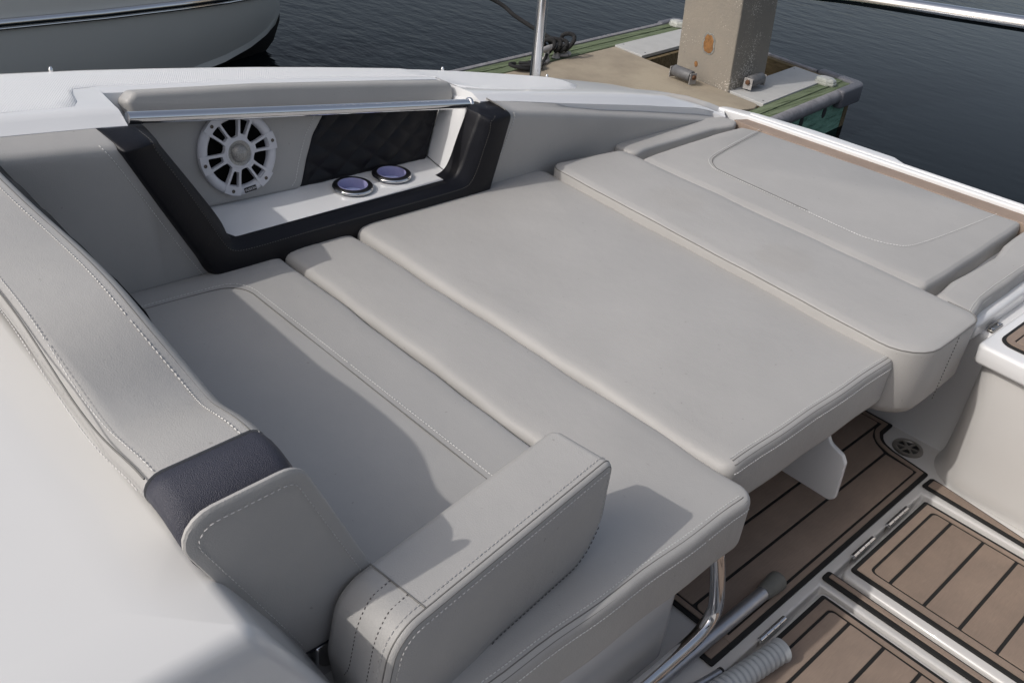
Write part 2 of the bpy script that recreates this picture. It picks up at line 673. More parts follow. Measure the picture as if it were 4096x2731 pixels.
# ------------------------------------------------------------------ setting: water
mb = MB()
mb.add([(-1500, -1500, -0.5), (1500, -1500, -0.5), (1500, 1500, -0.5), (-1500, 1500, -0.5)], [(0, 1, 2, 3)])
link('water', mb.mesh(False), M['water'], kind='structure')

# ------------------------------------------------------------------ the motorboat
boat = thing('motorboat', 'white motorboat with grey cushioned cockpit and teak coloured floor filling the foreground', 'boat', (-0.9, 1.2, -0.5))

# side deck: outer edge O, inner top edge T, lip L
Oy = [-0.6, 0.30, 0.536, 0.713, 0.913, 1.14, 1.402, 1.709, 1.866, 2.164, 2.44, 2.60]
Oz = [0.87, 0.80, 0.782, 0.766, 0.744, 0.716, 0.679, 0.632, 0.604, 0.548, 0.490, 0.453]
Ty = [-0.6, 0.30, 0.436, 0.511, 0.582, 1.582, 1.863, 2.174, 2.396, 2.512, 2.629]
Tz = [0.88, 0.815, 0.802, 0.796, 0.791, 0.676, 0.632, 0.584, 0.544, 0.510, 0.475]
Ly = [-0.6, 0.30, 0.46, 0.574, 1.623, 1.877, 2.277, 2.567, 2.671, 2.731]
Lz = [0.86, 0.79, 0.7765, 0.768, 0.658, 0.610, 0.539, 0.484, 0.453, 0.430]
Ky = [-0.6, 0.30, 0.51, 0.578, 1.62, 1.83, 2.22, 2.51, 2.68]
Kz = [0.84, 0.77, 0.753, 0.745, 0.643, 0.603, 0.530, 0.470, 0.436]
zK = lambda y: interp(y, Ky, Kz)
zO = lambda y: interp(y, Oy, Oz)
zT = lambda y: interp(y, Ty, Tz)
zL = lambda y: interp(y, Ly, Lz)
XP = lambda z: -1.604 - 0.2 * z                 # the coaming panel plane


def section(o, t, l, ld):
    o, t, l, ld = Vector(o), Vector(t), Vector(l), Vector(ld)
    rows = [Vector((o.x + 0.03, o.y, -0.55)), Vector((o.x - 0.02, o.y, o.z - 0.25)), Vector((o.x - 0.006, o.y, o.z - 0.035)), Vector((o.x + 0.004, o.y, o.z - 0.008)), o + Vector((0.02, 0, 0.0))]
    for s_ in (0.25, 0.5, 0.75):
        q = o.lerp(t, s_)
        rows.append(q)
    rows.append(t + (o - t).normalized() * 0.012)
    # rounded edge from t to l
    rows += [t + (l - t) * 0.18 + Vector((0, 0, 0.0022)), t.lerp(l, 0.45) + Vector((0, 0, 0.0014)), t.lerp(l, 0.8), l, ld]
    return rows


secs = []
ya = [-0.6, -0.1, 0.3, 0.42, 0.52, 0.60, 0.648]
for y in ya:
    z = zL(y)
    secs.append(section((-2.1, y, zO(y)), (-1.778, y, zT(y)), (-1.735, y, z), (-1.745, y, z - 0.2)))
for y in [0.664, 0.70, 0.85, 1.0, 1.2, 1.4, 1.53, 1.549]:
    z = interp(y, [0.676, 0.721, 0.865, 1.023, 1.262, 1.569], [0.779, 0.771, 0.76, 0.746, 0.72, 0.681])
    secs.append(section((-2.1, y, zO(y)), (-1.895, y, z), (-1.886, y + 0.002, z - 0.03), (-1.87, y + 0.002, z - 0.25)))
for y in [1.566, 1.60, 1.70, 1.86, 2.02, 2.17, 2.30]:
    z = zL(y)
    secs.append(section((-2.1, y, zO(y)), (-1.778, y, zT(y)), (-1.735, y, z), (-1.745, y, z - 0.2)))
for o, t in [((-2.1, 2.44, 0.490), (-1.785, 2.42, 0.538)), ((-2.085, 2.56, 0.458), (-1.785, 2.51, 0.510)),
             ((-2.03, 2.68, 0.446), (-1.775, 2.58, 0.488)), ((-1.95, 2.76, 0.439), (-1.76, 2.63, 0.470)),
             ((-1.86, 2.775, 0.438), (-1.745, 2.66, 0.458)), ((-1.765, 2.765, 0.439), (-1.71, 2.69, 0.447))]:
    y = t[1]
    z = min(zL(y), t[2] - 0.004)
    lx = max(-1.735, t[0] + 0.012)
    secs.append(section(o, t, (lx, y - 0.01, z), (lx - 0.01, y - 0.01, z - 0.2)))
side = link('side_deck', loft(secs), M['gel'], boat, smooth=32)

# non-skid areas moulded into the side deck
def deck_z(x, y, tx, tz):
    s_ = (x + 2.1) / (tx + 2.1)
    return zO(y) + (tz - zO(y)) * s_


def nonskid(outline):
    """outline: list of (y, x_outer, x_inner)"""
    rows = []
    for y, xo, xi in outline:
        row = []
        for k in range(7):
            x = xo + (xi - xo) * (0, 0.01, 0.2, 0.5, 0.8, 0.985, 1)[k]
            tx, tz = (-1.778, zT(y))
            if 0.655 < y < 1.557:
                tx, tz = -1.895, interp(y, [0.676, 0.721, 0.865, 1.023, 1.262, 1.569], [0.779, 0.771, 0.76, 0.746, 0.72, 0.681])
            row.append((x, y, deck_z(x, y, tx, tz) + (0.0010 if 0 < k < 6 else -0.0006)))
        rows.append(row)
    return loft(rows)


link('nonskid_panel', nonskid([(-0.5, -2.07, -1.79), (0.3, -2.07, -1.795), (0.55, -2.07, -1.795), (0.575, -2.07, -1.80), (0.592, -2.07, -1.83), (0.606, -2.07, -1.89), (0.618, -2.07, -1.925), (0.668, -2.07, -1.935), (0.70, -2.07, -1.935), (0.9, -2.07, -1.925), (1.1, -2.07, -1.925), (1.3, -2.07, -1.925), (1.52, -2.07, -1.925), (1.556, -2.07, -1.91), (1.58, -2.07, -1.84), (1.65, -2.07, -1.81), (1.8, -2.07, -1.81), (1.95, -2.07, -1.815), (2.05, -2.07, -1.84), (2.12, -2.065, -1.90), (2.16, -2.05, -2.0)]), M['nonskid'], side, smooth=180)
for (y) in (0.631, 1.722, 2.17):
    mb = MB()
    mb.lathe([(0.0005, 0.006), (0.0025, 0.0055), (0.0035, 0.003), (0.005, 0.001), (0.005, -0.004)], lambda u, v, w_, y=y: (-2.083 + u, y + v, zO(y) + 0.004 + w_), 12)
    link('snap_stud', mb.mesh(), M['chrome'], side)

# coaming panels (grey padded vinyl): a slanted top that rolls over into the upright face
def panel_profile(y):
    zl, zk = zL(y), zK(y)
    zk = min(zk + 0.0065, zl - 0.005)
    h = min(1.0, max(0.15, (zk - 0.44) / 0.10))
    f = lambda t: zl - 0.001 + (zk - zl) * t
    pts = [(-1.748, zl - 0.012), (-1.738, zl - 0.001), (-1.735, f(0.0)), (-1.715, f(0.3)), (-1.695, f(0.6)), (-1.682, f(0.82)), (-1.6735, zk - 0.003 * h),
           (-1.6695, zk - 0.010 * h), (-1.6680, zk - 0.020 * h), (-1.6680, zk - 0.032 * h), (-1.6690, zk - 0.06 * h)]
    t = max(0.0, min(1.0, (y - 1.70) / 0.35))             # the panel leans further out towards the stern
    pts = [(x - (0.034 * t if i > 2 else 0), z - (0.011 * t if i > 2 else 0)) for i, (x, z) in enumerate(pts)]
    return pts + [(-1.685 - 0.020 * t, min(0.43, pts[-1][1] - 0.01)), (-1.69 - 0.010 * t, 0.34)]


def panel_x(y, z):
    pr = panel_profile(y)
    return interp(-z, [-q[1] for q in pr], [q[0] for q in pr])


def coaming_panel(ys, label, clip):
    rows = [[(x, clip(y, z), z) for x, z in panel_profile(y)] for y in ys]
    return link('coaming_panel', loft(rows), M['vinyl'], boat, label=label, smooth=180)


cpf = coaming_panel([0.05, 0.2, 0.35, 0.45, 0.52, 0.585, 0.62, 0.66, 0.70, 0.74, 0.78, 0.82], 'grey padded side panel ahead of the navy trim',
                    lambda y, z: min(y, interp(-z, [-0.77, -0.725, -0.636, -0.535, -0.4756, -0.42], [0.605, 0.632, 0.678, 0.730, 0.760, 0.80])))
cpa = coaming_panel([1.50, 1.55, 1.60, 1.65, 1.75, 1.85, 1.95, 2.05, 2.15, 2.25, 2.35, 2.45, 2.55, 2.62, 2.68], 'grey padded side panel behind the navy trim',
                    lambda y, z: max(y, interp(-z, [-0.67, -0.65, -0.635, -0.62, -0.54, -0.475, -0.42], [1.590, 1.602, 1.610, 1.600, 1.565, 1.545, 1.53])))

# leaning frame of the coaming: u along Y, v height z, w proud of plane X + 0.2 z = c
NX, NZ = 1 / math.sqrt(1.04), 0.2 / math.sqrt(1.04)


def lean(c):
    return lambda u, v, w_: (c - 0.2 * v + w_ * NX, u, v + w_ * NZ)


CUPS = ((1.19, -1.768), (1.318, -1.781))
# pocket: floor shelf and end wall (white) and back
mb = MB()
def quad(mb_, a, b, c, d): mb_.add([a, b, c, d], [(0, 1, 2, 3)])
XB = lambda z: -1.74 - 0.2 * z
p_bl, p_br = (XB(0.497) - 0.012, 0.80, 0.497), (XB(0.488) - 0.012, 1.486, 0.488)
f_bl, f_br = (-1.692, 0.79, 0.489), (-1.700, 1.453, 0.489)
t_br, t_fr = (XB(0.66) - 0.014, 1.56, 0.655), (-1.722, 1.542, 0.656)
NSEG = 8
shelf_rows = []
for k in range(NSEG + 1):
    t = k / NSEG
    a = Vector(p_bl).lerp(Vector(p_br), t)
    b = Vector(f_bl).lerp(Vector(f_br), t)
    a2, b2 = a + Vector((0, 0, -0.03)), b + Vector((0.004, 0, -0.03))
    shelf_rows.append([a2, a, a.lerp(b, 0.5), b, b2, a2.lerp(b2, 0.5)])
liner = link('pocket_liner', loft(shelf_rows, True, True), M['gel'], boat, smooth=50)
mbc = MB()
for (y, x) in CUPS:
    mbc.lathe([(0.045, -0.2), (0.045, 0.2)], lambda u, v, w_: (x + u, y + v, 0.49 + w_), 40)
cut = bpy.data.objects.new('cutter', mbc.mesh())
COL.objects.link(cut)
cut.location = (0, 0, 0)
bo = liner.modifiers.new('holes', 'BOOLEAN')
bo.object = cut
bo.operation = 'DIFFERENCE'
bo.solver = 'EXACT'
sol = liner.modifiers.new('thick', 'SOLIDIFY')
bpy.context.view_layer.update()
liner.modifiers.remove(sol)
sol = None
bpy.context.view_layer.update()
dg = bpy.context.evaluated_depsgraph_get()
nm_ = bpy.data.meshes.new_from_object(liner.evaluated_get(dg))
liner.modifiers.clear()
liner.data = nm_
bpy.data.objects.remove(cut)
mb = MB()
wall = [p_br, f_br, t_fr, t_br]
off = Vector((0.0, 0.03, 0))
va = [Vector(q) for q in wall]
mb.add(va + [q + off for q in va], [(0, 1, 2, 3), (7, 6, 5, 4), (0, 4, 5, 1), (1, 5, 6, 2), (2, 6, 7, 3), (3, 7, 4, 0)])
link('pocket_end_wall', mb.mesh(), M['gel'], liner, bevel=0.004)
mb = MB()
mb.box((-1.93, 0.60, 0.40), (-1.905, 1.62, 0.70), lambda x, y, z: (x, y, z if z < 0.5 else 0.70 - 0.115 * (y - 0.6) - 0.01))
link('pocket_back', mb.mesh(), M['gel'], liner)

# padded speaker panel (grey) and quilted navy panel
edge = [(1.19, 0.675), (1.17, 0.648), (1.137, 0.61), (1.11, 0.555), (1.094, 0.515), (1.086, 0.497)]
poly = [(0.70, 0.745), (0.75, 0.655), (0.79, 0.57), (0.835, 0.4985), (1.075, 0.4905)] + [(a, b) for a, b in reversed(edge)]
spk_panel = link('speaker_panel', pad_mesh(poly, [0.004, 0.05, 0.05, 0.01, 0.012, 0.02, 0.05, 0.05, 0.05, 0.02, 0.004], -0.012, 0.008, 0.002, 0.008, fr=lean(-1.742)), M['vinyl'], boat, label='grey vinyl panel behind the speaker')
stitch(spk_panel, [Vector(lean(-1.742)(a - 0.012, b, 0.0082)) for a, b in [(1.172, 0.675), (1.155, 0.65), (1.124, 0.61), (1.098, 0.555), (1.083, 0.515), (1.072, 0.503)]], pitch=0.007, lift=(0.0004, 0, 0))

rows = []
NU, NV = 110, 60
for j in range(NV + 1):
    row = []
    for i in range(NU + 1):
        tv = j / NV
        zc = 0.488 + tv * 0.19
        y0 = interp(zc, [b for a, b in reversed(edge)], [a for a, b in reversed(edge)]) - 0.004
        y1 = interp(zc, [0.48, 0.50, 0.60, 0.68], [1.474, 1.480, 1.530, 1.560])
        u = y0 + (y1 - y0) * i / NU
        zz = zc + (-0.001 - 0.006 * (u - 1.08) / 0.4) * (1 - tv)
        a = (u - 1.1) / 0.084 + (zz - 0.5) / 0.058
        b = (u - 1.1) / 0.084 - (zz - 0.5) / 0.058
        h = abs(math.sin(math.pi * a)) * abs(math.sin(math.pi * b))
        e = min(1.0, min(i, NU - i) / 4, min(j, NV - j) / 4)
        row.append(lean(-1.742)(u, zz, -0.004 + (0.006 + 0.006 * h ** 0.6) * e))
    rows.append(row)
quilt = link('quilted_panel', loft(rows), M['navy'], boat, label='navy diamond quilted panel above the cup holders', smooth=180)

# padded strip under the deck edge of the pocket
poly = [(0.70, 0.725), (1.0, 0.69), (1.3, 0.655), (1.53, 0.628), (1.552, 0.65), (1.545, 0.690), (1.3, 0.721), (1.0, 0.7555), (0.712, 0.781), (0.69, 0.765)]
link('padded_strip', pad_mesh(poly, [0.01, 0.3, 0.3, 0.02, 0.02, 0.02, 0.3, 0.3, 0.02, 0.012], -0.03, 0.018, 0.002, 0.012, fr=lean(-1.708)), M['vinyl_coarse'], boat, label='long grey padded strip under the deck edge')

# navy U-shaped trim round the pocket
NST = [((0.572, 0.7793), (0.641, 0.7764), (0.667, 0.7646)), ((0.601, 0.7248), (0.666, 0.7306), (0.689, 0.725)), ((0.645, 0.6364), (0.714, 0.643), (0.741, 0.6372)), ((0.697, 0.5353), (0.763, 0.5438), (0.792, 0.5466)), ((0.728, 0.4756), (0.787, 0.4968), (0.811, 0.4980)), ((0.754, 0.4252), (0.808, 0.4758), (0.830, 0.4890)), ((0.807, 0.3913), (0.854, 0.4703), (0.874, 0.4882)), ((1.008, 0.3913), (0.992, 0.4714), (1.004, 0.4883)), ((1.21, 0.3913), (1.191, 0.4714), (1.205, 0.4878)), ((1.392, 0.3913), (1.389, 0.4714), (1.396, 0.4878)), ((1.513, 0.3913), (1.463, 0.4747), (1.426, 0.4894)), ((1.554, 0.4139), (1.484, 0.4868), (1.453, 0.5)), ((1.574, 0.4756), (1.501, 0.5143), (1.472, 0.5278)), ((1.593, 0.5419), (1.52, 0.5688), (1.492, 0.5795)), ((1.611, 0.6073), (1.535, 0.6109), (1.509, 0.6199)), ((1.619, 0.6364), (1.538, 0.6387), (1.521, 0.6502)), ((1.610, 0.6560), (1.533, 0.6530), (1.528, 0.6570)), ((1.580, 0.6680), (1.535, 0.6640), (1.534, 0.6620))]
XN = (-1.700, -1.657, -1.684)
N3 = [[Vector((XN[k], q[k][0], q[k][1])) for k in range(3)] for q in NST]
N3[0] = [Vector((-1.742, .584, .766)), Vector((-1.728, .655, .7610)), Vector((-1.738, .684, .7485))]
N3.insert(1, [Vector((-1.700, .593, .745)), Vector((-1.662, .660, .7515)), Vector((-1.692, .683, .7400))])
N3[-2] = [Vector((-1.700, 1.613, .650)), Vector((-1.663, 1.556, .6465)), Vector((-1.692, 1.526, .6540))]
N3[-1] = [Vector((-1.708, 1.598, .6595)), Vector((-1.690, 1.562, .6580)), Vector((-1.704, 1.537, .6600))]
ol, sl, il = (catmull([q[k] for q in N3], 5) for k in range(3))
BX = Vector((1, 0, 0))
rows = []
for i, (o_, s_, n_) in enumerate(zip(ol, sl, il)):
    row = [o_ - BX * 0.04]
    for k in range(6):
        a_ = math.pi / 2 * k / 5
        q = o_.lerp(s_, 0.2 * (1 - math.cos(a_)))
        x0_ = o_.x + (s_.x + 0.001 - o_.x) * math.sin(a_)
        row.append(Vector((x0_, q.y, q.z)))
    q = o_.lerp(s_, 0.6); row.append(Vector((s_.x + 0.002, q.y, q.z)))
    row.append(s_.copy())
    for t in (0.12, 0.5, 0.85, 0.97):
        row.append(s_.lerp(n_, t) + BX * (0.002 * (1 - t)))
    row += [n_ - BX * 0.008, n_ - BX * 0.05]
    rows.append(row)
nav = link('navy_trim', loft(rows, True, True), M['navy'], boat, label='navy vinyl border round the pocket', smooth=50)
stitch(nav, [p + BX * 0.0007 for p in sl][2:-4], mat='thread_mid', pitch=0.0065, ln=0.003, r=0.0008, lift=(0, 0, 0))
# pale stitching on the grey panels along the navy border
def on_panel(y, z):
    z = min(z, zL(y) - 0.004)
    return Vector((panel_x(y, z) + 0.0012, y, z))
def dens(pts, k=8):
    out = []
    for a, b in zip(pts[:-1], pts[1:]):
        out += [(a[0] + (b[0] - a[0]) * i / k, a[1] + (b[1] - a[1]) * i / k) for i in range(k)]
    return out + [pts[-1]]
stitch(cpf, [on_panel(a, b) for a, b in dens([(0.558, 0.77), (0.566, 0.757), (0.582, 0.7318), (0.629, 0.6409), (0.679, 0.5405), (0.71, 0.4812), (0.745, 0.42)])], lift=(0, 0, 0))
stitch(cpa, [on_panel(a, b) for a, b in dens([(1.585, 0.662), (1.612, 0.658), (1.630, 0.650), (1.632, 0.6334), (1.594, 0.5252), (1.562, 0.4312)])], lift=(0, 0, 0))

# console in the lower left corner
rows = []
for z, x1, y1, ins in [(-0.05, -0.540, 0.362, 0), (0.49, -0.546, 0.360, 0), (0.52, -0.547, 0.352, 0), (0.60, -0.551, 0.312, 0), (0.655, -0.554, 0.284, 0), (0.676, -0.556, 0.274, 0.0006),
                       (0.686, -0.557, 0.270, 0.003), (0.693, -0.557, 0.268, 0.007), (0.698, -0.557, 0.267, 0.013), (0.700, -0.557, 0.266, 0.020), (0.703, -0.557, 0.266, 0.10)]:
    ring = ofp([(-2.1, -0.9), (x1, -0.9), (x1, y1), (-2.1, y1)], [0.02, 0.02, 0.022, 0.02], ins, None, 8)
    rows.append([(p.x, p.y, z) for p in ring])
console = link('console', loft(rows, True, True), M['gel_con'], boat, label='white moulded console beside the bolster', smooth=50)
# far side and forward bulkhead of the cockpit, unseen, added to shade the floor
far = [(0.98, -0.03), (0.95, 0.75), (0.98, 1.00), (1.05, 1.04), (1.32, 1.03), (1.36, 0.98), (1.34, -0.55)]
link('far_side', loft([[(x, y, z) for x, z in far] for y in (-1.2, 0.0, 1.2, 2.3)], False), M['vinyl'], boat, smooth=35, label='opposite side of the cockpit, unseen, added to shade the floor')
mb = MB()
mb.box((-0.50, -1.15, -0.02), (0.94, -1.05, 1.25))
link('bulkhead', mb.mesh(), M['gel'], boat, bevel=0.02, label='forward bulkhead of the cockpit, unseen, added to shade the floor')
shade_chair = thing('shade_helm_seat', 'tall grey helm seat on a pedestal, unseen, added to block sky light', 'seat', (0.52, 0.62, 0.0))  # unseen seat, added to keep sky light off the floor and cushion fronts
mb = MB()
mb.lathe([(0.16, 0.0), (0.15, 0.02), (0.06, 0.05), (0.05, 0.42), (0.12, 0.46)], lambda u, v, w_: (0.52 + u, 0.62 + v, w_), 24)
link('pedestal', mb.mesh(), M['alu'], shade_chair, smooth=40)
link('cushion', pad_mesh([(0.24, 0.36), (0.80, 0.36), (0.80, 0.90), (0.24, 0.90)], 0.06, 0.46, 0.62, 0.02, 0.04), M['vinyl'], shade_chair, smooth=60)
link('backrest', pad_mesh([(0.25, 0.60), (0.79, 0.60), (0.79, 1.28), (0.25, 1.28)], 0.09, -0.92, -0.80, 0.02, 0.03, fr=lambda u, v, w_: (u, -w_ + 0.10 * (v - 0.6), v)), M['navy'], shade_chair, smooth=60)
for x_ in (0.215, 0.825):
    link('arm_pad', pad_mesh([(x_ - 0.035, 0.40), (x_ + 0.035, 0.40), (x_ + 0.035, 0.80), (x_ - 0.035, 0.80)], 0.03, 0.74, 0.80, 0.01, 0.015), M['navy'], shade_chair, smooth=60)
# base moulding under the seats
seat_base = link('seat_base', pad_mesh([(-1.70, 0.295), (-0.66, 0.295), (-0.60, 0.36), (-0.565, 0.50), (-0.565, 1.085), (-0.62, 1.10), (-1.70, 1.10)], [0.01, 0.04, 0.1, 0.1, 0.03, 0.02, 0.01], -0.001, 0.335, 0.004, 0.02), M['gel'], boat, label='white moulded seat base')
mb = MB()
mb.box((-1.72, 0.27, 0.30), (-0.70, 0.56, 0.425))
link('seat_step', mb.mesh(), M['gel'], boat, bevel=0.01)
mb = MB()
mb.box((-0.690, 0.375, 0.425), (-0.646, 0.43, 0.490))
mb.box((-0.672, 0.360, 0.36), (-0.640, 0.42, 0.425))
link('bolster_bracket', mb.mesh(), M['chrome'], boat, bevel=0.003)

# floor liner with recessed hatch gutters
def height_grid(xs, ys, hs, z0):
    v, f = [], []
    def q(a, b, c, d):
        o = len(v)
        v.extend([a, b, c, d])
        f.append((o, o + 1, o + 2, o + 3))
    nx, ny = len(xs) - 1, len(ys) - 1
    H = lambda i, j: hs[j][i] if 0 <= i < nx and 0 <= j < ny else z0
    for j in range(ny):
        for i in range(nx):
            z = H(i, j)
            q((xs[i], ys[j], z), (xs[i + 1], ys[j], z), (xs[i + 1], ys[j + 1], z), (xs[i], ys[j + 1], z))
            if H(i + 1, j) != z and i + 1 <= nx:
                q((xs[i + 1], ys[j], z), (xs[i + 1], ys[j], H(i + 1, j)), (xs[i + 1], ys[j + 1], H(i + 1, j)), (xs[i + 1], ys[j + 1], z))
            if H(i, j + 1) != z and j + 1 <= ny:
                q((xs[i], ys[j + 1], z), (xs[i + 1], ys[j + 1], z), (xs[i + 1], ys[j + 1], H(i, j + 1)), (xs[i], ys[j + 1], H(i, j + 1)))
    return mesh(v, f)


gz = -0.028
link('floor_liner', height_grid([-1.75, -0.4645, 0.9], [-0.9, 0.3, 1.493, 1.547, 1.966, 2.6],
     [[0.0, 0.0], [0.0, gz], [0.0, 0.0], [0.0, gz], [0.0, 0.0]], -0.06), M['gel_cream'], boat, bevel=0.005, label='white moulded cockpit floor')


# teak-look foam panels: black base, brown border, separate planks
def ring_mesh(outer_, inner_, z0, z1):
    n = len(outer_)
    v = [(*p, z0) for p in outer_] + [(*p, z1) for p in outer_] + [(*p, z1) for p in inner_] + [(*p, z0) for p in inner_]
    f = []
    for i in range(n):
        j = (i + 1) % n
        f += [(i, j, n + j, n + i), (n + i, n + j, 2 * n + j, 2 * n + i), (2 * n + i, 2 * n + j, 3 * n + j, 3 * n + i)]
    return mesh(v, f)


def foam_panel(parent, poly_, rad_, z, border_out, border_in, planks, name='deck_panel', label=None, ring=True):
    base = link(name, pad_mesh(poly_, rad_, z, z + 0.005, 0.0005, 0.0012), M['caulk'], parent, label=label)
    if ring:
        a = ofp(poly_, rad_, border_out, None, 6)
        b = ofp(poly_, rad_, border_in, None, 6)
        link('border', ring_mesh([tuple(q) for q in a], [tuple(q) for q in b], z + 0.003, z + 0.0075), M['teak'], base)
    for pl in planks:
        rr = 0.0025
        if isinstance(pl, tuple) and isinstance(pl[1], (list, float)) and isinstance(pl[0], list):
            pl, rr = pl
        link('plank', pad_mesh(pl, rr, z + 0.003, z + 0.0075, 0.0003, 0.0011), M['teak'], base)
    return base


main_poly = [(-0.484, 1.192), (-0.486, 2.040), (-0.53, 2.047), (-0.588, 2.054), (-0.625, 2.068), (-0.643, 2.10), (-0.645, 2.158), (-1.05, 2.16), (-1.05, 1.192)]
main_rad = [0.003, 0.006, 0.1, 0.06, 0.05, 0.03, 0.004, 0.004, 0.004]
planks = [
    ([(-0.514, 1.2205), (-0.514, 2.015), (-0.594, 2.019), (-0.5945, 1.2205)], [0.012, 0.006, 0.002, 0.012]),
    ([(-0.6015, 1.2205), (-0.601, 2.0215), (-0.633, 2.040), (-0.655, 2.062), (-0.666, 2.09), (-0.6685, 2.10), (-0.6710, 1.2205)], [0.004, 0.002, 0.03, 0.03, 0.02, 0.002, 0.01]),
    ([(-0.6780, 1.2205), (-0.6760, 2.13), (-0.75, 2.13), (-0.752, 1.2205)], 0.004),
    ([(-0.757, 1.2205), (-0.755, 2.13), (-0.83, 2.13), (-0.832, 1.2205)], 0.004),
    ([(-0.837, 1.2205), (-0.835, 2.13), (-0.91, 2.13), (-0.912, 1.2205)], 0.004),
    ([(-0.917, 1.2205), (-0.915, 2.13), (-1.02, 2.13), (-1.022, 1.2205)], 0.004),
]
planks = [([tuple(q) for q in reversed(p)], list(reversed(r_)) if isinstance(r_, list) else r_) for p, r_ in planks]
planks = [(p, r_) for p, r_ in planks]
mp = list(reversed(main_poly))
mr = list(reversed(main_rad))


def is_ccw(p):
    return sum(p[i][0] * p[(i + 1) % len(p)][1] - p[(i + 1) % len(p)][0] * p[i][1] for i in range(len(p))) > 0


def ccw(p, r_):
    if is_ccw(p): return list(p), r_
    return list(reversed(p)), (list(reversed(r_)) if isinstance(r_, (list, tuple)) else r_)


main_poly, main_rad = ccw(main_poly, main_rad)
planks = [ccw(p, r_) for p, r_ in planks]
foam_panel(boat, main_poly, main_rad, 0.002, 0.0105, 0.0225, planks, label='dark brown plank floor panel under the sunpad')
foam_panel(boat, *ccw([(-0.484, 1.131), (-0.522, 1.131), (-0.522, 1.1915), (-0.484, 1.1915)], [0.004, 0.006, 0.001, 0.001]), 0.002, 0.005, 0.02, [ccw([(-0.4945, 1.142), (-0.5125, 1.142), (-0.5125, 1.2015), (-0.4945, 1.2015)], 0.002)], name='deck_strip', label='short end piece of the dark floor panel', ring=False)
# narrow strips between hatches
s1, s1r = ccw([(-0.478, 1.985), (-0.476, 2.026), (-0.470, 2.033), (-0.446, 2.031), (-0.23, 2.004), (0.0, 1.992), (0.6, 1.985), (0.6, 1.968), (-0.05, 1.972)], [0.006, 0.006, 0.004, 0.01, 0.2, 0.2, 0.002, 0.002, 0.2])
s1 = foam_panel(boat, s1, s1r, 0.002, 0.005, 0.02, [ccw([(-0.466, 1.9935), (-0.4655, 2.023), (-0.445, 2.025), (-0.23, 1.998), (0.0, 1.987), (0.6, 1.980), (0.6, 1.977), (-0.05, 1.9815)], [0.002, 0.004, 0.01, 0.2, 0.2, 0.001, 0.001, 0.2])], name='deck_strip', label='tapering brown strip beside the white storage box', ring=False)
s2, s2r = ccw([(-0.473, 1.507), (-0.473, 1.538), (0.6, 1.538), (0.6, 1.507)], [0.008, 0.008, 0.002, 0.002])
foam_panel(boat, s2, s2r, 0.002, 0.005, 0.02, [ccw([(-0.462, 1.5195), (-0.462, 1.5325), (0.6, 1.5325), (0.6, 1.5195)], 0.002)], name='deck_strip', label='narrow black edged strip between the two hatches', ring=False)

# transom moulding under the aft cushions
mb = MB()
link('transom_moulding', pad_mesh([(-1.72, 2.165), (0.6, 2.165), (0.6, 2.72), (-1.72, 2.72)], 0.02, -0.02, 0.36, 0.004, 0.02), M['gel'], boat, label='white transom moulding under the aft cushions')
link('cushion_shelf', pad_mesh([(-1.70, 2.05), (-0.575, 2.05), (-0.575, 2.68), (-1.70, 2.68)], 0.02, 0.30, 0.395, 0.004, 0.01), M['gel'], boat)
mb = MB()
mb.box((-0.569, 2.10, 0.352), (-0.535, 2.70, 0.405))
link('ledge_upstand', mb.mesh(), M['gel'], boat, bevel=0.012)
mb = MB()
mb.box((-0.530, 2.178, 0.361), (-0.516, 2.240, 0.366))
mb.box((-0.530, 2.180, 0.366), (-0.5275, 2.238, 0.376))
lat = link('latch_plate', mb.mesh(), M['steel'], boat, bevel=0.001)
for y in (2.19, 2.228):
    mb = MB()
    mb.lathe([(0.0045, -0.002), (0.0045, 0.001), (0.002, 0.0018)], lambda u, v, w_, y=y: (-0.523 + u, y + v, 0.3665 + w_), 10)
    link('screw', mb.mesh(), M['chrome'], lat)

# stern ledge and teak strip
zs = 0.447
rows = []
for x0, y0 in [(-1.645, 2.74), (-1.3, 2.762), (-1.0, 2.779), (-0.6, 2.80), (0.2, 2.845), (0.9, 2.88)]:
    pr = [(-0.02, -0.25), (-0.02, 0.010), (-0.016, 0.014), (-0.004, 0.0145), (-0.002, 0.009), (0.004, 0.009), (0.006, 0.0155), (0.016, 0.0165), (0.020, 0.0135), (0.024, 0.007), (0.03, 0.006), (0.031, -0.4)]
    rows.append([(x0, y0 + a, zs + b) for a, b in pr])
link('stern_rail_track', loft(rows), M['gel'], boat, smooth=30, label='white grooved track along the stern')
link('stern_ledge', pad_mesh(*ccw([(-1.78, 2.735), (-1.64, 2.765), (-1.1, 2.797), (-1.112, 2.842), (-1.16, 2.868), (-1.45, 2.853), (-1.66, 2.818), (-1.77, 2.775)], [0.01, 0.01, 0.01, 0.02, 0.02, 0.3, 0.2, 0.04]), -0.4, 0.447, 0.004, 0.006), M['gel'], boat, label='white swim ledge outside the stern track')
link('teak_strip', pad_mesh(*ccw([(-1.66, 2.672), (-1.638, 2.722), (-1.0, 2.757), (-0.4, 2.79), (0.5, 2.84), (0.5, 2.77), (-0.68, 2.705), (-1.54, 2.662)], 0.004), 0.40, 0.449, 0.002, 0.002), M['teak'], boat, label='brown foam strip along the stern')

# ------------------------------------------------------------------ cushions
GRP = 'grey sunpad cushions'


def wobz(seed, amp=0.0015):
    return lambda x, y: amp * (math.sin(x * 11 + seed) * math.cos(y * 9 + seed * 2) + 0.6 * math.sin(x * 23 + seed * 3))


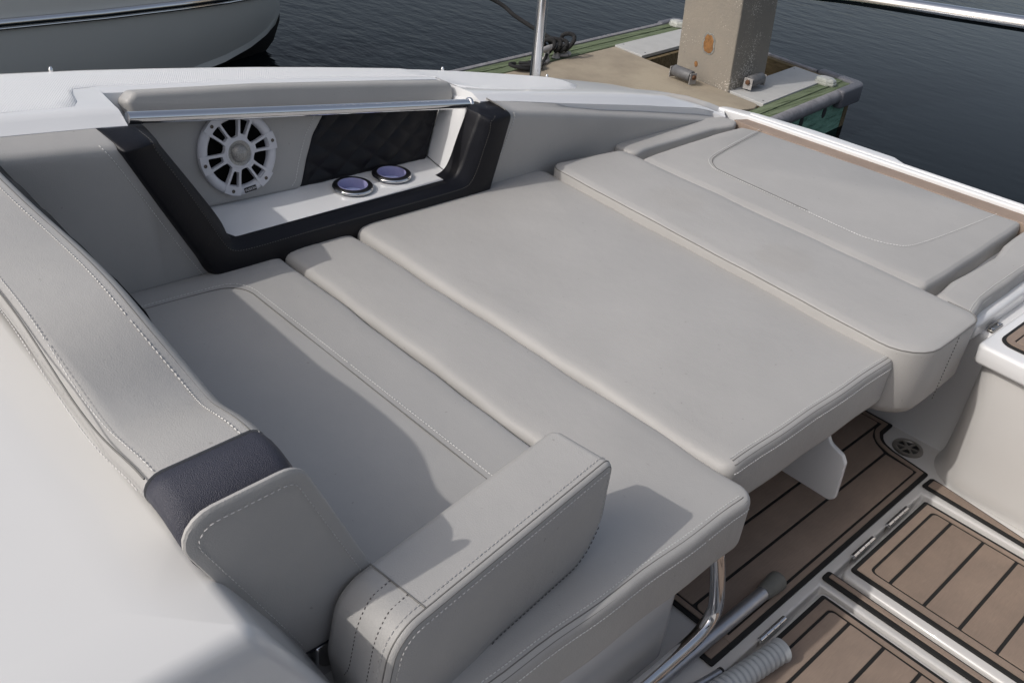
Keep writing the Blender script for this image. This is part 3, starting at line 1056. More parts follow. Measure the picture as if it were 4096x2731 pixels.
def soft(seed, amp):
    """slow sideways wander of a sewn edge"""
    def f(q):
        return Vector((amp * math.sin(q.y * 31 + seed * 1.7) * 0.6, amp * (math.sin(q.x * 17 + seed) + 0.7 * math.sin(q.x * 41 + seed * 2.3))))
    return f


def cushion(label, poly_, rads, w0, w1, rt, ht, fac, mat='vinyl', seed=0, crown=0.003, amp=0.0013, rb=0.012, cin=0.03):
    cx = sum(p[0] for p in poly_) / len(poly_)
    cy = sum(p[1] for p in poly_) / len(poly_)
    t = thing('sunpad_cushion', label, 'cushion', (cx, cy, w0), GRP)
    link('cover', pad_mesh(poly_, rads, w0, w1, rb, rt, ht=ht, fac=fac, crown=crown, cin=cin, wob=wobz(seed, 0.0012), sub=24, dfm=soft(seed, amp)), M[mat], t, smooth=180, origin=(0, 0, 0))
    return t


def rim_path(poly_, rads, d, z, i0, i1, seed, amp):
    """points along a sewn rim: outline inset by d, from ring index i0 to i1"""
    ring = ofp(poly_, rads, d, None, 6, 24)
    f = soft(seed, amp)
    return [Vector((p.x, p.y, z)) + f(p).to_3d() for p in ring[i0:i1]]


def double_stitch(parent, poly_, rads, w1, i0, i1, seed, amp, top=0.019, low=0.018):
    A = rim_path(poly_, rads, top, w1 + 0.0034, i0, i1, seed, amp)
    B = rim_path(poly_, rads, -0.0004, w1 - low, i0, i1, seed, amp)
    stitch(parent, A, pitch=0.0068)
    stitch(parent, B, pitch=0.0068)
    seam(parent, rim_path(poly_, rads, top - 0.0055, w1 + 0.0022, i0, i1, seed, amp), r=0.0009)
    seam(parent, rim_path(poly_, rads, 0.0055, w1 - 0.0022, i0, i1, seed, amp), r=0.0009)


# 1 front seat cushion
c1 = cushion('shaded front seat cushion with a stitched rectangle, nearest the backrest',
             [(-1.70, 0.42), (-0.70, 0.42), (-0.70, 0.925), (-1.685, 0.925)], [0.01, 0.02, 0.02, 0.03], 0.31, 0.4275, 0.016, 0.02, [0.4, 1, 1, 1], seed=1)
zt = 0.4312
ln1 = [(-1.74, 0.552), (-1.70, 0.605), (-1.655, 0.668), (-1.612, 0.73), (-1.603, 0.762), (-1.585, 0.783), (-1.553, 0.795), (-1.50, 0.797), (-1.2, 0.802), (-0.822, 0.81)]
ln1 = [(-1.618, 0.45), (-1.616, 0.60), (-1.610, 0.72), (-1.603, 0.762), (-1.585, 0.783), (-1.553, 0.795), (-1.50, 0.797), (-1.2, 0.802), (-0.70, 0.811)]
stitch(c1, catmull(poly_line3(ln1, zt), 5))
ln1b = [(-1.607, 0.45), (-1.605, 0.60), (-1.599, 0.715), (-1.592, 0.75), (-1.576, 0.771), (-1.549, 0.783), (-1.50, 0.785), (-1.2, 0.790), (-0.70, 0.799)]
seam(c1, catmull(poly_line3(ln1b, zt), 5), r=0.0011)

# 2 filler cushion with front strip
c2 = cushion('long narrow seat cushion with a double stitched front edge under the armrest',
             [(-1.735, 0.931), (-0.695, 0.931), (-0.69, 0.30), (-0.494, 0.30), (-0.496, 1.140), (-1.725, 1.117)],
             [0.06, 0.03, 0.01, 0.01, 0.040, 0.05], 0.325, 0.433, 0.021, 0.018, [1, 1, 1, 0.5, 0.8, 0.8], seed=2, amp=0.0022)
double_stitch(c2, [(-1.735, 0.931), (-0.695, 0.931), (-0.69, 0.30), (-0.494, 0.30), (-0.496, 1.140), (-1.725, 1.117)], [0.06, 0.03, 0.01, 0.01, 0.040, 0.05], 0.4325, 3 * 31 + 7, 4 * 31 + 2, 2, 0.0022)

# 3 big centre cushion
c3 = cushion('widest sunpad cushion in the middle with a double stitched front edge',
             [(-1.715, 1.124), (-0.557, 1.130), (-0.556, 1.733), (-1.715, 1.790)],
             [0.07, 0.030, 0.035, 0.05], 0.335, 0.445, 0.023, 0.021, [1, 0.46, 0.7, 0.8], mat='vinyl', seed=3, amp=0.0015)
double_stitch(c3, [(-1.715, 1.124), (-0.557, 1.130), (-0.556, 1.733), (-1.715, 1.790)], [0.07, 0.030, 0.035, 0.05], 0.4445, 31 + 5, 2 * 31 + 2, 3, 0.0015)

# 4 aft backrest folded flat
c4 = cushion('beige grey cushion with a piped edge and a rounded end hanging low',
             [(-1.668, 1.776), (-0.503, 1.698), (-0.506, 2.012), (-1.635, 2.058)],
             [0.050, 0.090, 0.045, 0.03], 0.30, 0.472, 0.009, 0.009, [1, 1, 1.2, 1], mat='vinyl_worn', seed=4, crown=0.004, rb=0.03, cin=0.02, amp=0.0008)
pip = ofp([(-1.668, 1.776), (-0.503, 1.698), (-0.506, 2.012), (-1.635, 2.058)], [0.050, 0.090, 0.045, 0.03], 0.0016, None, 6, 24)
dq = soft(4, 0.0008)
pip = [p + dq(p) for p in pip]
seam(c4, [(p.x, p.y, 0.4688) for p in pip[2:70]], r=0.0015, name='piping')
stitch(c4, [Vector((-0.5045, 1.885, 0.462)), Vector((-0.5035, 1.875, 0.40)), Vector((-0.503, 1.868, 0.31))], mat='thread_mid', pitch=0.008, ln=0.004, lift=(0.001, 0, 0))

# 5 aft sunpad
c5 = cushion('aft sunpad cushion with a stitched rounded rectangle, next to the brown foam strip',
             [(-1.592, 2.092), (-0.668, 2.058), (-0.672, 2.30), (-0.684, 2.706), (-1.54, 2.662), (-1.606, 2.63), (-1.610, 2.45), (-1.600, 2.16)],
             [0.03, 0.035, 0.2, 0.01, 0.02, 0.02, 0.1, 0.05], 0.36, 0.448, 0.026, 0.022, [1, 0.35, 0.35, 0.3, 0.3, 0.4, 0.5, 0.6], mat='vinyl', seed=5, cin=0.015)
zt = 0.4540
stitch(c5, catmull(poly_line3([(-1.544, 2.655), (-1.501, 2.404), (-1.481, 2.309), (-1.463, 2.268), (-1.43, 2.236), (-1.393, 2.222), (-1.25, 2.212), (-1.081, 2.201), (-0.95, 2.192), (-0.891, 2.193), (-0.83, 2.219), (-0.796, 2.272), (-0.771, 2.476), (-0.753, 2.70)], zt), 5), pitch=0.008)
seam(c5, catmull(poly_line3([(-1.534, 2.655), (-1.491, 2.404), (-1.471, 2.311), (-1.455, 2.275), (-1.425, 2.246), (-1.391, 2.232), (-1.25, 2.222), (-1.081, 2.211)], zt - 0.0002), 5), r=0.0009)

# 6, 7 side pieces next to the aft sunpad
c6 = cushion('slim tapered side cushion between the side panel and the aft sunpad',
             [(-1.715, 2.105), (-1.618, 2.105), (-1.634, 2.18), (-1.640, 2.54), (-1.622, 2.63), (-1.640, 2.668), (-1.70, 2.662), (-1.730, 2.56), (-1.725, 2.2)],
             [0.03, 0.03, 0.1, 0.1, 0.03, 0.02, 0.02, 0.05, 0.1], 0.36, 0.452, 0.011, 0.011, [1] * 9, seed=6, crown=0.001, cin=0.004)
c7 = cushion('short side cushion with a stitched outer edge beside the storage box',
             [(-0.642, 2.07), (-0.533, 2.035), (-0.556, 2.158), (-0.560, 2.45), (-0.555, 2.73), (-0.672, 2.715), (-0.664, 2.53), (-0.645, 2.43), (-0.652, 2.18)],
             [0.03, 0.01, 0.08, 0.1, 0.02, 0.02, 0.03, 0.03, 0.06], 0.36, 0.444, 0.020, 0.018, [1, 0.4, 0.4, 0.4, 1, 0.8, 0.8, 0.8, 0.8], seed=7, crown=0.001, cin=0.004)
for dx, dz in ((-0.013, 0.0025), (-0.001, -0.012)):
    stitch(c7, [Vector((x + dx, y, 0.4445 + dz)) for x, y in [(-0.536, 2.045), (-0.548, 2.10), (-0.556, 2.158), (-0.559, 2.25), (-0.5605, 2.45), (-0.556, 2.70)]], pitch=0.0068)

# ------------------------------------------------------------------ backrest along the console
br = thing('bench_bolster', 'long grey seat bolster with a navy band, running beside the white console', 'bolster', (-1.25, 0.42, 0.42))


def back_sec(x, dz, shrink=0.0, yshift=0.0, zb=0.43, r_=1.0):
    tw = 0.044 * math.exp(-((x + 0.905) / 0.085) ** 2) + 0.010 * math.exp(-((x + 1.32) / 0.07) ** 2)   # the top leans towards the seat here, shaped so the dip darkens
    t = (0.80 - zb) / 0.37
    pl = [(0.226 + 0.157 * t + yshift, zb), (0.362 + 0.160 * t + yshift, zb), (0.361 + yshift + 0.57 * tw, 0.80 + dz - tw), (0.220 + yshift, 0.793 + dz + 0.12 * tw)]
    pts = ofp(pl, [0.02, 0.03, 0.020 * r_, 0.022 * r_], shrink, None, 6)
    return [Vector((x, p.x, p.y)) for p in pts]


XS = [-1.76, -1.6, -1.5, -1.4, -1.3, -1.2, -1.14, -1.08, -1.03, -0.98, -0.94, -0.90, -0.86, -0.83, -0.80, -0.77, -0.745, -0.722]
DZ = [0.002, 0.003, 0.002, 0.000, 0.002, 0.005, 0.007, 0.007, 0.003, -0.004, -0.011, -0.0165, -0.018, -0.0165, -0.012, -0.006, -0.002, -0.001]
YSH = lambda x: 0.003 * math.sin(x * 9)
cx_ = catmull([(x, dz, YSH(x)) for x, dz in zip(XS, DZ)], 4)
rows = [back_sec(p.x, p.y, 0.0, p.z) for p in cx_]
cover = link('cover', loft(rows, True, True), M['vinyl_coarse'], br, smooth=60)
yl = YSH(-0.722)
rows = [[p + Vector((0.030 * (p.z - 0.79) * max(0, min(1, (x + 0.70) / 0.05)), 0, 0)) for p in back_sec(x, dz, sh, yl, zb=0.48)] for x, dz, sh in [(-0.7215, -0.007, 0.003), (-0.718, -0.001, 0.0005), (-0.70, 0.001, 0.0), (-0.685, 0.000, 0.0), (-0.67, -0.004, 0.0), (-0.656, -0.012, 0.001), (-0.646, -0.022, 0.003), (-0.641, -0.032, 0.006)]]
band = link('navy_band', loft(rows, True, True), M['mesh_navy'], br, smooth=60, label='dark navy band across the bolster')
rows = []
for x, dz, sh in [(-0.6475, -0.006, 0.006), (-0.6470, -0.004, -0.002), (-0.6440, -0.003, -0.0040), (-0.6405, -0.003, -0.0040), (-0.6385, -0.004, -0.0022), (-0.6376, -0.005, 0.002), (-0.6372, -0.005, 0.008)]:
    rows.append([p + Vector((0.030 * (p.z - 0.79), 0, 0)) for p in back_sec(x, dz, sh, yl, zb=0.498, r_=1.45)])
endp = link('end_panel', loft(rows, True, True), M['vinyl'], br, smooth=28, label='grey stitched end panel of the bolster')
rows_ = {k: [] for k in ('a', 'b', 'c', 'd', 'e', 'f')}
for p in cx_:
    x, dz, ys = p.x, p.y, p.z
    tw = 0.044 * math.exp(-((x + 0.905) / 0.085) ** 2) + 0.010 * math.exp(-((x + 1.32) / 0.07) ** 2)
    rows_['a'].append(Vector((x, 0.340 + ys + 0.5 * tw, 0.7997 + dz - 0.83 * tw)))
    rows_['b'].append(Vector((x, 0.3615 + ys + 0.57 * tw, 0.792 + dz - tw)))
    rows_['e'].append(Vector((x, 0.3515 + ys + 0.55 * tw, 0.7985 + dz - 0.93 * tw)))
    rows_['c'].append(Vector((x, 0.245 + ys, 0.7950 + dz - 0.07 * tw)))
    rows_['d'].append(Vector((x, 0.2262 + ys, 0.780 + dz + 0.12 * tw)))
    rows_['f'].append(Vector((x, 0.2345 + ys, 0.7915 + dz + 0.05 * tw)))
for k in 'abcd':
    stitch(br, rows_[k], pitch=0.0078, ln=0.0052, r=0.0009, lift=(0, 0, 0.0006), mat='thread_soft')
for k in 'ef':
    seam(br, rows_[k], r=0.0012, sink=0.0)
e = [p + Vector((0.030 * (p.z - 0.79) + 0.0012, 0, 0)) for p in back_sec(-0.6371, -0.005, 0.0105, yl, zb=0.498, r_=1.45)]
stitch(br, e[7:] + e[:1], pitch=0.0074, ln=0.0045, r=0.0008, lift=(0.0002, 0, 0), mat='thread_soft')
rows = []
for k in range(61):
    x = -1.74 + 0.56 * k / 60
    lump = 0.007 * abs(math.sin(math.pi * (x + 1.74) / 0.125)) ** 0.6 - 0.010 * max(0.0, min(1.0, (x + 1.15) / 0.2))
    rows.append([Vector((x, 0.35, 0.77)), Vector((x, 0.368 + lump, 0.776)), Vector((x, 0.386 + lump, 0.755)), Vector((x, 0.42 + lump, 0.69)), Vector((x, 0.445, 0.63)), Vector((x, 0.40, 0.63))])
link('inner_face', loft(rows, False, True), M['navy'], br, smooth=60, label='navy padded inner face')

# ------------------------------------------------------------------ armrest
arm = thing('armrest', 'thick grey armrest bolster standing on the seat cushions beside the backrest', 'armrest', (-0.61, 0.6, 0.43))
ax0 = Vector((-0.582, 0.387, 0.0))
axd = Vector((-0.117, 0.993, 0)).normalized()
axw = Vector((axd.y, -axd.x, 0))


def arm_fr(u, v, w_):
    p = ax0 + axd * u + axw * w_
    return (p.x, p.y, v)


prof_arm = [(0.015, 0.36), (0.20, 0.432), (0.395, 0.436), (0.432, 0.50), (0.434, 0.614), (0.015, 0.597), (-0.004, 0.50)]
prad = [0.06, 0.05, 0.09, 0.05, 0.018, 0.05, 0.08]
ac = link('cover', pad_mesh(prof_arm, prad, -0.055, 0.055, 0.016, 0.009, fr=arm_fr, seg=8, crown=0.004, cin=0.03), M['vinyl'], arm, smooth=60)
edgep = ofp(prof_arm, prad, 0.0, None, 8)
n = 9
start, stop = 3 * n + 2, 7 * n
run = edgep[start:stop]
for dw, inset in ((0.038, -0.0004), (0.0565, 0.013)):
    pr = ofp(prof_arm, prad, inset, None, 8)[start:stop]
    stitch(arm, [Vector(arm_fr(p.x, p.y, dw)) for p in pr], pitch=0.0075, ln=0.005, r=0.0009, lift=(0, 0, 0.0005), mat='thread_soft')
for dw, inset in ((0.0465, 0.0002), (0.0535, 0.0055)):
    pr = ofp(prof_arm, prad, inset, None, 8)[start:stop]
    seam(arm, [Vector(arm_fr(p.x, p.y, dw)) for p in pr], r=0.0011, sink=0)
pr = ofp(prof_arm, prad, 0.001, None, 8)
low = [Vector(arm_fr(p.x, p.y, 0.0558)) for p in ofp(prof_arm, prad, 0.008, None, 8)[3:3 * n + 3]]
stitch(arm, low, mat='thread_mid', pitch=0.008, ln=0.005, lift=(0.001, 0, 0))
# end cap seams
zt_a = 0.6000
seam(arm, [Vector(arm_fr(0.068, zt_a, w_)) for w_ in (-0.048, -0.03, 0, 0.03, 0.046)], r=0.0011, sink=0)
for w_, ins in ((-0.012, -0.0003), (0.018, -0.0003)):
    pr = ofp(prof_arm, prad, ins, None, 8)[5 * n + 2:7 * n]
    q = [Vector(arm_fr(0.066, zt_a + 0.0003, w_))] + [Vector(arm_fr(p.x, p.y, w_ + 0.006 * math.sin(k / 4))) for k, p in enumerate(pr)]
    stitch(arm, q, mat='thread_mid', pitch=0.0062, ln=0.003, r=0.0007)

# ------------------------------------------------------------------ grab rail in the pocket
def rail_obj(name, label, cat, pts, r, n=20, flange=None, mat='chrome'):
    t = thing(name, label, cat, pts[0])
    mb_ = MB()
    mb_.tube(pts, r, n)
    link('tube', mb_.mesh(), M[mat], t, smooth=60)
    for (p, d, rad_, th) in (flange or []):
        mb2 = MB()
        p, d = Vector(p), Vector(d).normalized()
        mb2.tube([p, p + d * th * 0.7, p + d * th], rad_, 20, rr=[rad_, rad_, rad_ * 0.8])
        link('flange', mb2.mesh(), M[mat], t, smooth=60)
    return t


rail_obj('grab_rail', 'thick chrome grab rail across the pocket above the speaker', 'rail',
         [(-1.752, 0.655, 0.769), (-1.752, 0.9, 0.7375), (-1.752, 1.2, 0.6995), (-1.752, 1.545, 0.6562)], 0.0125, 24,
         [((-1.752, 1.546, 0.656), (0, -1, 0.12), 0.0165, 0.008)])
# upright pole standing outboard of the side deck, and the rail tube beyond the stern
P0 = Vector((-2.145, 2.176, 0.50))
pdir = Vector((-0.02, 0.028, 1.0)).normalized()
rail_obj('upright_pole', 'upright chrome pole rising outside the boat edge in front of the pier', 'pole',
         [P0 - pdir * 1.2, P0, P0 + pdir * 0.7, P0 + pdir * 1.6], 0.0185, 24)
q0, q1 = Vector((-1.78, 3.6, 0.742)), Vector((-1.166, 3.6, 0.792))
dq_ = (q1 - q0).normalized()
rail_obj('stern_rail', 'long chrome rail tube crossing above the water beyond the stern', 'rail',
         catmull([q0 - dq_ * 0.75 + Vector((0, 0, 0.5)), q0 - dq_ * 0.7 + Vector((0, 0, 0.15)), q0 - dq_ * 0.5, q0, q1, q1 + dq_ * 1.2, q1 + dq_ * 1.6, q1 + dq_ * 1.72 - Vector((0, 0, 0.2)), q1 + dq_ * 1.74 - Vector((0, 0, 1.1))], 6), 0.027, 28)

# ------------------------------------------------------------------ speaker
SPC = (0.930, 0.607)
Lp = lean(-1.742)


def sp_fr(u, v, w_):
    return Lp(SPC[0] + u, SPC[1] + v, 0.009 + w_)


spk = thing('speaker', 'round white boat speaker with six spokes in the grey side panel', 'speaker', sp_fr(0, 0, 0))
mb = MB()
mb.lathe([(0.0955, 0.0), (0.0965, 0.006), (0.0945, 0.012), (0.088, 0.0155), (0.079, 0.0145), (0.075, 0.010), (0.0735, 0.0)], sp_fr, 72, close=False)
link('ring', mb.mesh(), M['spk_white'], spk, smooth=60)
mb = MB()
mb.lathe([(0.074, 0.0015), (0.06, 0.001), (0.03, 0.0008), (0.002, 0.0005)], sp_fr, 40, close=False)
link('cone', mb.mesh(), M['matte'], spk, smooth=60)
mb = MB()
mb.lathe([(0.0355, 0.006), (0.0355, 0.0165), (0.033, 0.0185), (0.029, 0.0185), (0.0275, 0.016)], sp_fr, 48, close=False)
link('hub', mb.mesh(), M['spk_white'], spk, smooth=50)
mb = MB()
mb.lathe([(0.0282, 0.0165), (0.0215, 0.0165), (0.0205, 0.0160), (0.0195, 0.0200), (0.015, 0.0265), (0.008, 0.030), (0.0005, 0.031)], sp_fr, 40, close=False)
link('tweeter_dome', mb.mesh(), M['spk_mesh'], spk, smooth=50)
for k in range(6):
    a = R(9 + 60 * k)
    ca, sa = math.cos(a), math.sin(a)

    def sf(u, v, w_, ca=ca, sa=sa):
        return sp_fr(u * ca - v * sa, u * sa + v * ca, w_)
    # slotted spoke: outer outline and slot
    no = [(0.030, -0.019), (0.036, -0.0115), (0.048, -0.0125), (0.068, -0.0165), (0.080, -0.0200), (0.0945, -0.0205), (0.0972, 0.0), (0.0945, 0.0205), (0.080, 0.0200), (0.068, 0.0165), (0.048, 0.0125), (0.036, 0.0115), (0.030, 0.019)]
    ni = [(0.0425, -0.002), (0.0425, -0.0055), (0.046, -0.0068), (0.060, -0.0092), (0.074, -0.0118), (0.0765, -0.0095), (0.077, 0.0), (0.0765, 0.0095), (0.074, 0.0118), (0.060, 0.0092), (0.046, 0.0068), (0.0425, 0.0055), (0.0425, 0.002)]
    nn = len(no)
    v = [sf(p[0], p[1], 0.004) for p in no] + [sf(p[0], p[1], 0.0175 - 0.0012 * (p[0] / 0.097)) for p in no] + \
        [sf(p[0], p[1], 0.0175 - 0.0012 * (p[0] / 0.097)) for p in ni] + [sf(p[0], p[1], 0.004) for p in ni]
    f = []
    for i in range(nn):
        j = (i + 1) % nn
        f += [(i, j, nn + j, nn + i), (nn + i, nn + j, 2 * nn + j, 2 * nn + i), (2 * nn + i, 2 * nn + j, 3 * nn + j, 3 * nn + i)]
    link('spoke', mesh(v, f), M['spk_white'], spk, bevel=0.0012, smooth=35)
    mb = MB()
    mb.lathe([(0.0042, 0.0172), (0.0036, 0.0182), (0.0015, 0.0178), (0.0004, 0.0172)], lambda u, v_, w_, sf=sf: sf(0.0875 + u, v_, w_), 12, close=False)
    link('screw', mb.mesh(), M['screw'], spk)
bc = R(-82)
bu, bv = 0.0855 * math.cos(bc), 0.0855 * math.sin(bc)
tl = R(6)


def bf(u, v, w_):
    return sp_fr(bu + u * math.cos(tl) - v * math.sin(tl), bv + u * math.sin(tl) + v * math.cos(tl), w_)


badge = link('badge', pad_mesh([(-0.0155, -0.006), (0.0155, -0.006), (0.0155, 0.006), (-0.0155, 0.006)], 0.002, 0.010, 0.0172, 0.0005, 0.001, fr=bf), M['black'], spk)
fc = bpy.data.curves.new('lettering', 'FONT')
fc.body = 'FUSION'
fc.size = 0.0082
fc.extrude = 0.0002
fc.align_x, fc.align_y = 'CENTER', 'CENTER'
fc.space_character = 0.98
to = bpy.data.objects.new('lettering', fc)
COL.objects.link(to)
bpy.context.view_layer.update()
tm = bpy.data.meshes.new_from_object(to.evaluated_get(bpy.context.evaluated_depsgraph_get()))
bpy.data.objects.remove(to)
o0, ou, ov = Vector(bf(0, 0, 0.0175)), Vector(bf(1, 0, 0.0175)), Vector(bf(0, 1, 0.0175))
eu = (ou - o0).normalized()
ev = (ov - o0).normalized()
ew = eu.cross(ev)
mt = Matrix((eu, ev, ew)).transposed().to_4x4()
mt.translation = o0 - WLOC[badge.name]
tm.transform(Matrix.Translation(WLOC[badge.name]) @ mt)
link('lettering', tm, M['spk_white'], badge)

# ------------------------------------------------------------------ cup holders
def cup(y, x, label):
    zc = 0.4955
    t = thing('cup_holder', label, 'cup holder', (x, y, zc), 'cup holders')
    f_ = lambda u, v, w_: (x + u * 1.02, y + v * 0.98, zc + w_)
    mb_ = MB()
    mb_.lathe([(0.0515, -0.001), (0.0515, 0.0035), (0.0495, 0.0055), (0.047, 0.006)], f_, 56, close=False)
    link('rim', mb_.mesh(), M['chrome'], t, smooth=60)
    mb_ = MB()
    mb_.lathe([(0.0495, 0.0035), (0.0492, 0.0072), (0.0475, 0.0085), (0.039, 0.0085), (0.0375, 0.0075)], f_, 56, close=False)
    link('collar', mb_.mesh(), M['black'], t, smooth=60)
    mb_ = MB()
    mb_.lathe([(0.0378, 0.0078), (0.0372, 0.009), (0.0362, 0.0078), (0.0358, -0.018)], f_, 48, close=False)
    link('wall', mb_.mesh(), M['cup_wall'], t, smooth=50)
    mb_ = MB()
    mb_.lathe([(0.0358, -0.0175), (0.034, -0.019), (0.001, -0.019)], f_, 48, close=False)
    link('bottom', mb_.mesh(), M['cup'], t, smooth=50)
    return t


cup(1.19, -1.768, 'left cup holder with lilac bowl and black collar on the white shelf')
cup(1.318, -1.781, 'right cup holder with lilac bowl, next to the end wall of the shelf')
# ------------------------------------------------------------------ floor hatches
def hinge(parent, y0, y1, x=-0.4605, z=0.006):
    h = link('hinge', (lambda q: (q.box((x - 0.006, y0 + 0.008, -0.022), (x - 0.003, y1 - 0.008, 0.004)), q.mesh())[1])(MB()), M['steel'], parent)
    L = (y1 - y0) / 4
    for k in range(4):
        mb_ = MB()
        a = y0 + L * k + 0.0006
        b = y0 + L * (k + 1) - 0.0006
        mb_.tube([(x, a, z), (x, a + 0.0008, z), (x, b - 0.0008, z), (x, b, z)], 0.0062, 14, rr=[0.005, 0.0062, 0.0062, 0.005])
        link('knuckle', mb_.mesh(), M['chrome'], h, smooth=50)
    return h


def hatch(label, y0, y1, hinges):
    t = thing('floor_hatch', label, 'hatch', (0.0, (y0 + y1) / 2, -0.028), 'floor hatches')
    x0, x1 = -0.4535, 0.62
    lid = link('lid', pad_mesh([(x0, y0), (x1, y0), (x1, y1), (x0, y1)], [0.016, 0.01, 0.01, 0.016], -0.026, 0.0, 0.002, 0.008), M['gel_cream'], t, smooth=60)
    bx0 = x0 + 0.0085
    by0, by1 = y0 + 0.0225, y1 - 0.0135
    P = [(bx0, by0), (x1 - 0.02, by0), (x1 - 0.02, by1), (bx0, by1)]
    pls = []
    xs = [-0.411 + 0.0]
    xa = -0.409
    yb0, yb1 = by0 + 0.034, by1 - 0.0285
    edges_ = [xa] + [-0.3675 + 0.0775 * k for k in range(12)]
    for a, b in zip(edges_[:-1], edges_[1:]):
        pls.append(([(a + (0.0036 if a != xa else 0), yb0), (b - 0.0036, yb0), (b - 0.0036, yb1), (a + (0.0036 if a != xa else 0), yb1)], [0.011 if a == xa else 0.0015, 0.0015, 0.0015, 0.011 if a == xa else 0.0015]))
    base = link('foam_pad', pad_mesh(P, [0.007] * 4, 0.0, 0.005, 0.0005, 0.0012), M['caulk'], t)
    a = ofp(P, 0.006, 0.0105, None, 5)
    inner_ = [(xa - 0.006, yb0 - 0.006), (x1 - 0.05, yb0 - 0.006), (x1 - 0.05, yb1 + 0.006), (xa - 0.006, yb1 + 0.006)]
    b = ofp(inner_, [0.014, 0.004, 0.004, 0.014], 0.0, None, 5)
    link('border', ring_mesh([tuple(q) for q in a], [tuple(q) for q in b], 0.003, 0.0072), M['teak'], base)
    for p, rr in pls:
        link('plank', pad_mesh(p, rr, 0.003, 0.0072, 0.0003, 0.0011), M['teak'], base)
    for a_, b_ in hinges:
        hinge(t, a_, b_)
    return t


hatch('sunlit brown floor hatch with two hinges, beside the white storage box', 1.559, 1.951, [(1.777, 1.874), (1.618, 1.712)])
hatch('half shaded brown floor hatch with one hinge, under the ribbed handle', 1.02, 1.482, [(1.254, 1.346)])

# drain in the floor corner
dr = thing('floor_drain', 'round dark steel floor drain in the white corner under the sunpad', 'drain', (-0.574, 2.104, 0.0))
dfr = lambda u, v, w_: (-0.574 + u, 2.104 + v, w_)
mb = MB()
mb.lathe([(0.0395, 0.0005), (0.0385, 0.004), (0.034, 0.0055), (0.028, 0.0048), (0.0265, 0.002), (0.0265, -0.0002)], dfr, 48, close=False)
mb.lathe([(0.0095, 0.001), (0.009, 0.0045), (0.003, 0.005), (0.0005, 0.0047)], dfr, 20, close=False)
for k in range(6):
    a = 2 * math.pi * k / 6 + 0.3
    c_, s_ = math.cos(a), math.sin(a)
    mb.box((0.006, -0.0032, 0.0012), (0.0278, 0.0032, 0.0043), lambda u, v, w_, c_=c_, s_=s_: dfr(u * c_ - v * s_, u * s_ + v * c_, w_))
link('grate', mb.mesh(), M['steel'], dr, smooth=45)
mb = MB()
mb.lathe([(0.0268, 0.0006), (0.0005, 0.0004)], dfr, 32, close=False)
link('bowl', mb.mesh(), M['black'], dr)

# ------------------------------------------------------------------ storage box with teak top
bx = thing('storage_box', 'white moulded box with a brown plank pad on its lid, at the right edge', 'storage box', (0.0, 2.2, 0.0))
rows = []
for z, ex, ey, rr in [(0.0, 0.035, 0.045, 0.12), (0.02, 0.026, 0.034, 0.11), (0.06, 0.016, 0.024, 0.10), (0.15, 0.008, 0.012, 0.08), (0.30, 0.001, 0.002, 0.06), (0.365, 0.0, 0.0, 0.05)]:
    # outline flares towards the floor
    pl = [(-0.478 - ex, 2.004 - 0.0 + (0.0 if z > 0.2 else 0) + (0.036 if z < 0.01 else 0.03 if z < 0.03 else 0.026 if z < 0.1 else 0.018 if z < 0.2 else 0.002)), (0.8, 1.985 + (0.02 if z < 0.2 else 0)), (0.8, 2.62), (-0.478 - ex, 2.62)]
    ring = ofp(pl, [rr, 0.01, 0.01, 0.02], 0, None, 8)
    rows.append([(p.x, p.y, z + 0.001) for p in ring])
link('body', loft(rows, True, True), M['gel_cream'], bx, smooth=60)
LIDP = [(-0.490, 1.985), (0.8, 1.93), (0.8, 2.7), (-0.478, 2.7)]
lid = link('lid', pad_mesh(LIDP, [0.02, 0.01, 0.01, 0.02], 0.372, 0.420, 0.008, 0.010), M['gel'], bx, smooth=60)
PADP = [(-0.465, 2.028), (0.75, 1.975), (0.75, 2.66), (-0.456, 2.66)]
pb = link('foam_pad', pad_mesh(PADP, [0.035, 0.01, 0.01, 0.02], 0.420, 0.424, 0.0005, 0.0012), M['caulk'], bx)
a = ofp(PADP, [0.035, 0.01, 0.01, 0.02], 0.0085, None, 6)
b = ofp(PADP, [0.02, 0.01, 0.01, 0.02], 0.027, None, 6)
link('border', ring_mesh([tuple(q) for q in a], [tuple(q) for q in b], 0.4225, 0.4268), M['teak'], pb)
for k in range(8):
    x0_ = -0.434 + 0.078 * k
    link('plank', pad_mesh([(x0_, 2.0565 - 0.0435 * k * 0.078), (x0_ + 0.074, 2.0535 - 0.0435 * k * 0.078), (x0_ + 0.074, 2.63), (x0_ + 0.003, 2.63)], 0.003, 0.4225, 0.4268, 0.0003, 0.0011), M['teak'], pb)

# ------------------------------------------------------------------ seat supports
# hanging white support plate below the centre cushion
pt = thing('support_plate', 'white notched support plate hanging under the middle sunpad cushion', 'bracket', (-0.65, 1.6, 0.11))
prof_p = [(-0.90, 0.109), (-0.553, 0.110), (-0.540, 0.122), (-0.545, 0.218), (-0.556, 0.234), (-0.590, 0.246), (-0.601, 0.264), (-0.607, 0.336), (-0.90, 0.336)]
link('plate', pad_mesh(*ccw(prof_p, [0.01, 0.012, 0.012, 0.012, 0.012, 0.02, 0.02, 0.01, 0.01]), -0.006, 0.006, 0.002, 0.003, fr=lambda u, v, w_: (u, 1.62 - w_, v)), M['gel'], pt, smooth=50)
mb = MB()
mb.box((-0.66, 1.596, 0.29), (-0.635, 1.611, 0.325))
link('clip', mb.mesh(), M['steel'], pt, bevel=0.002)

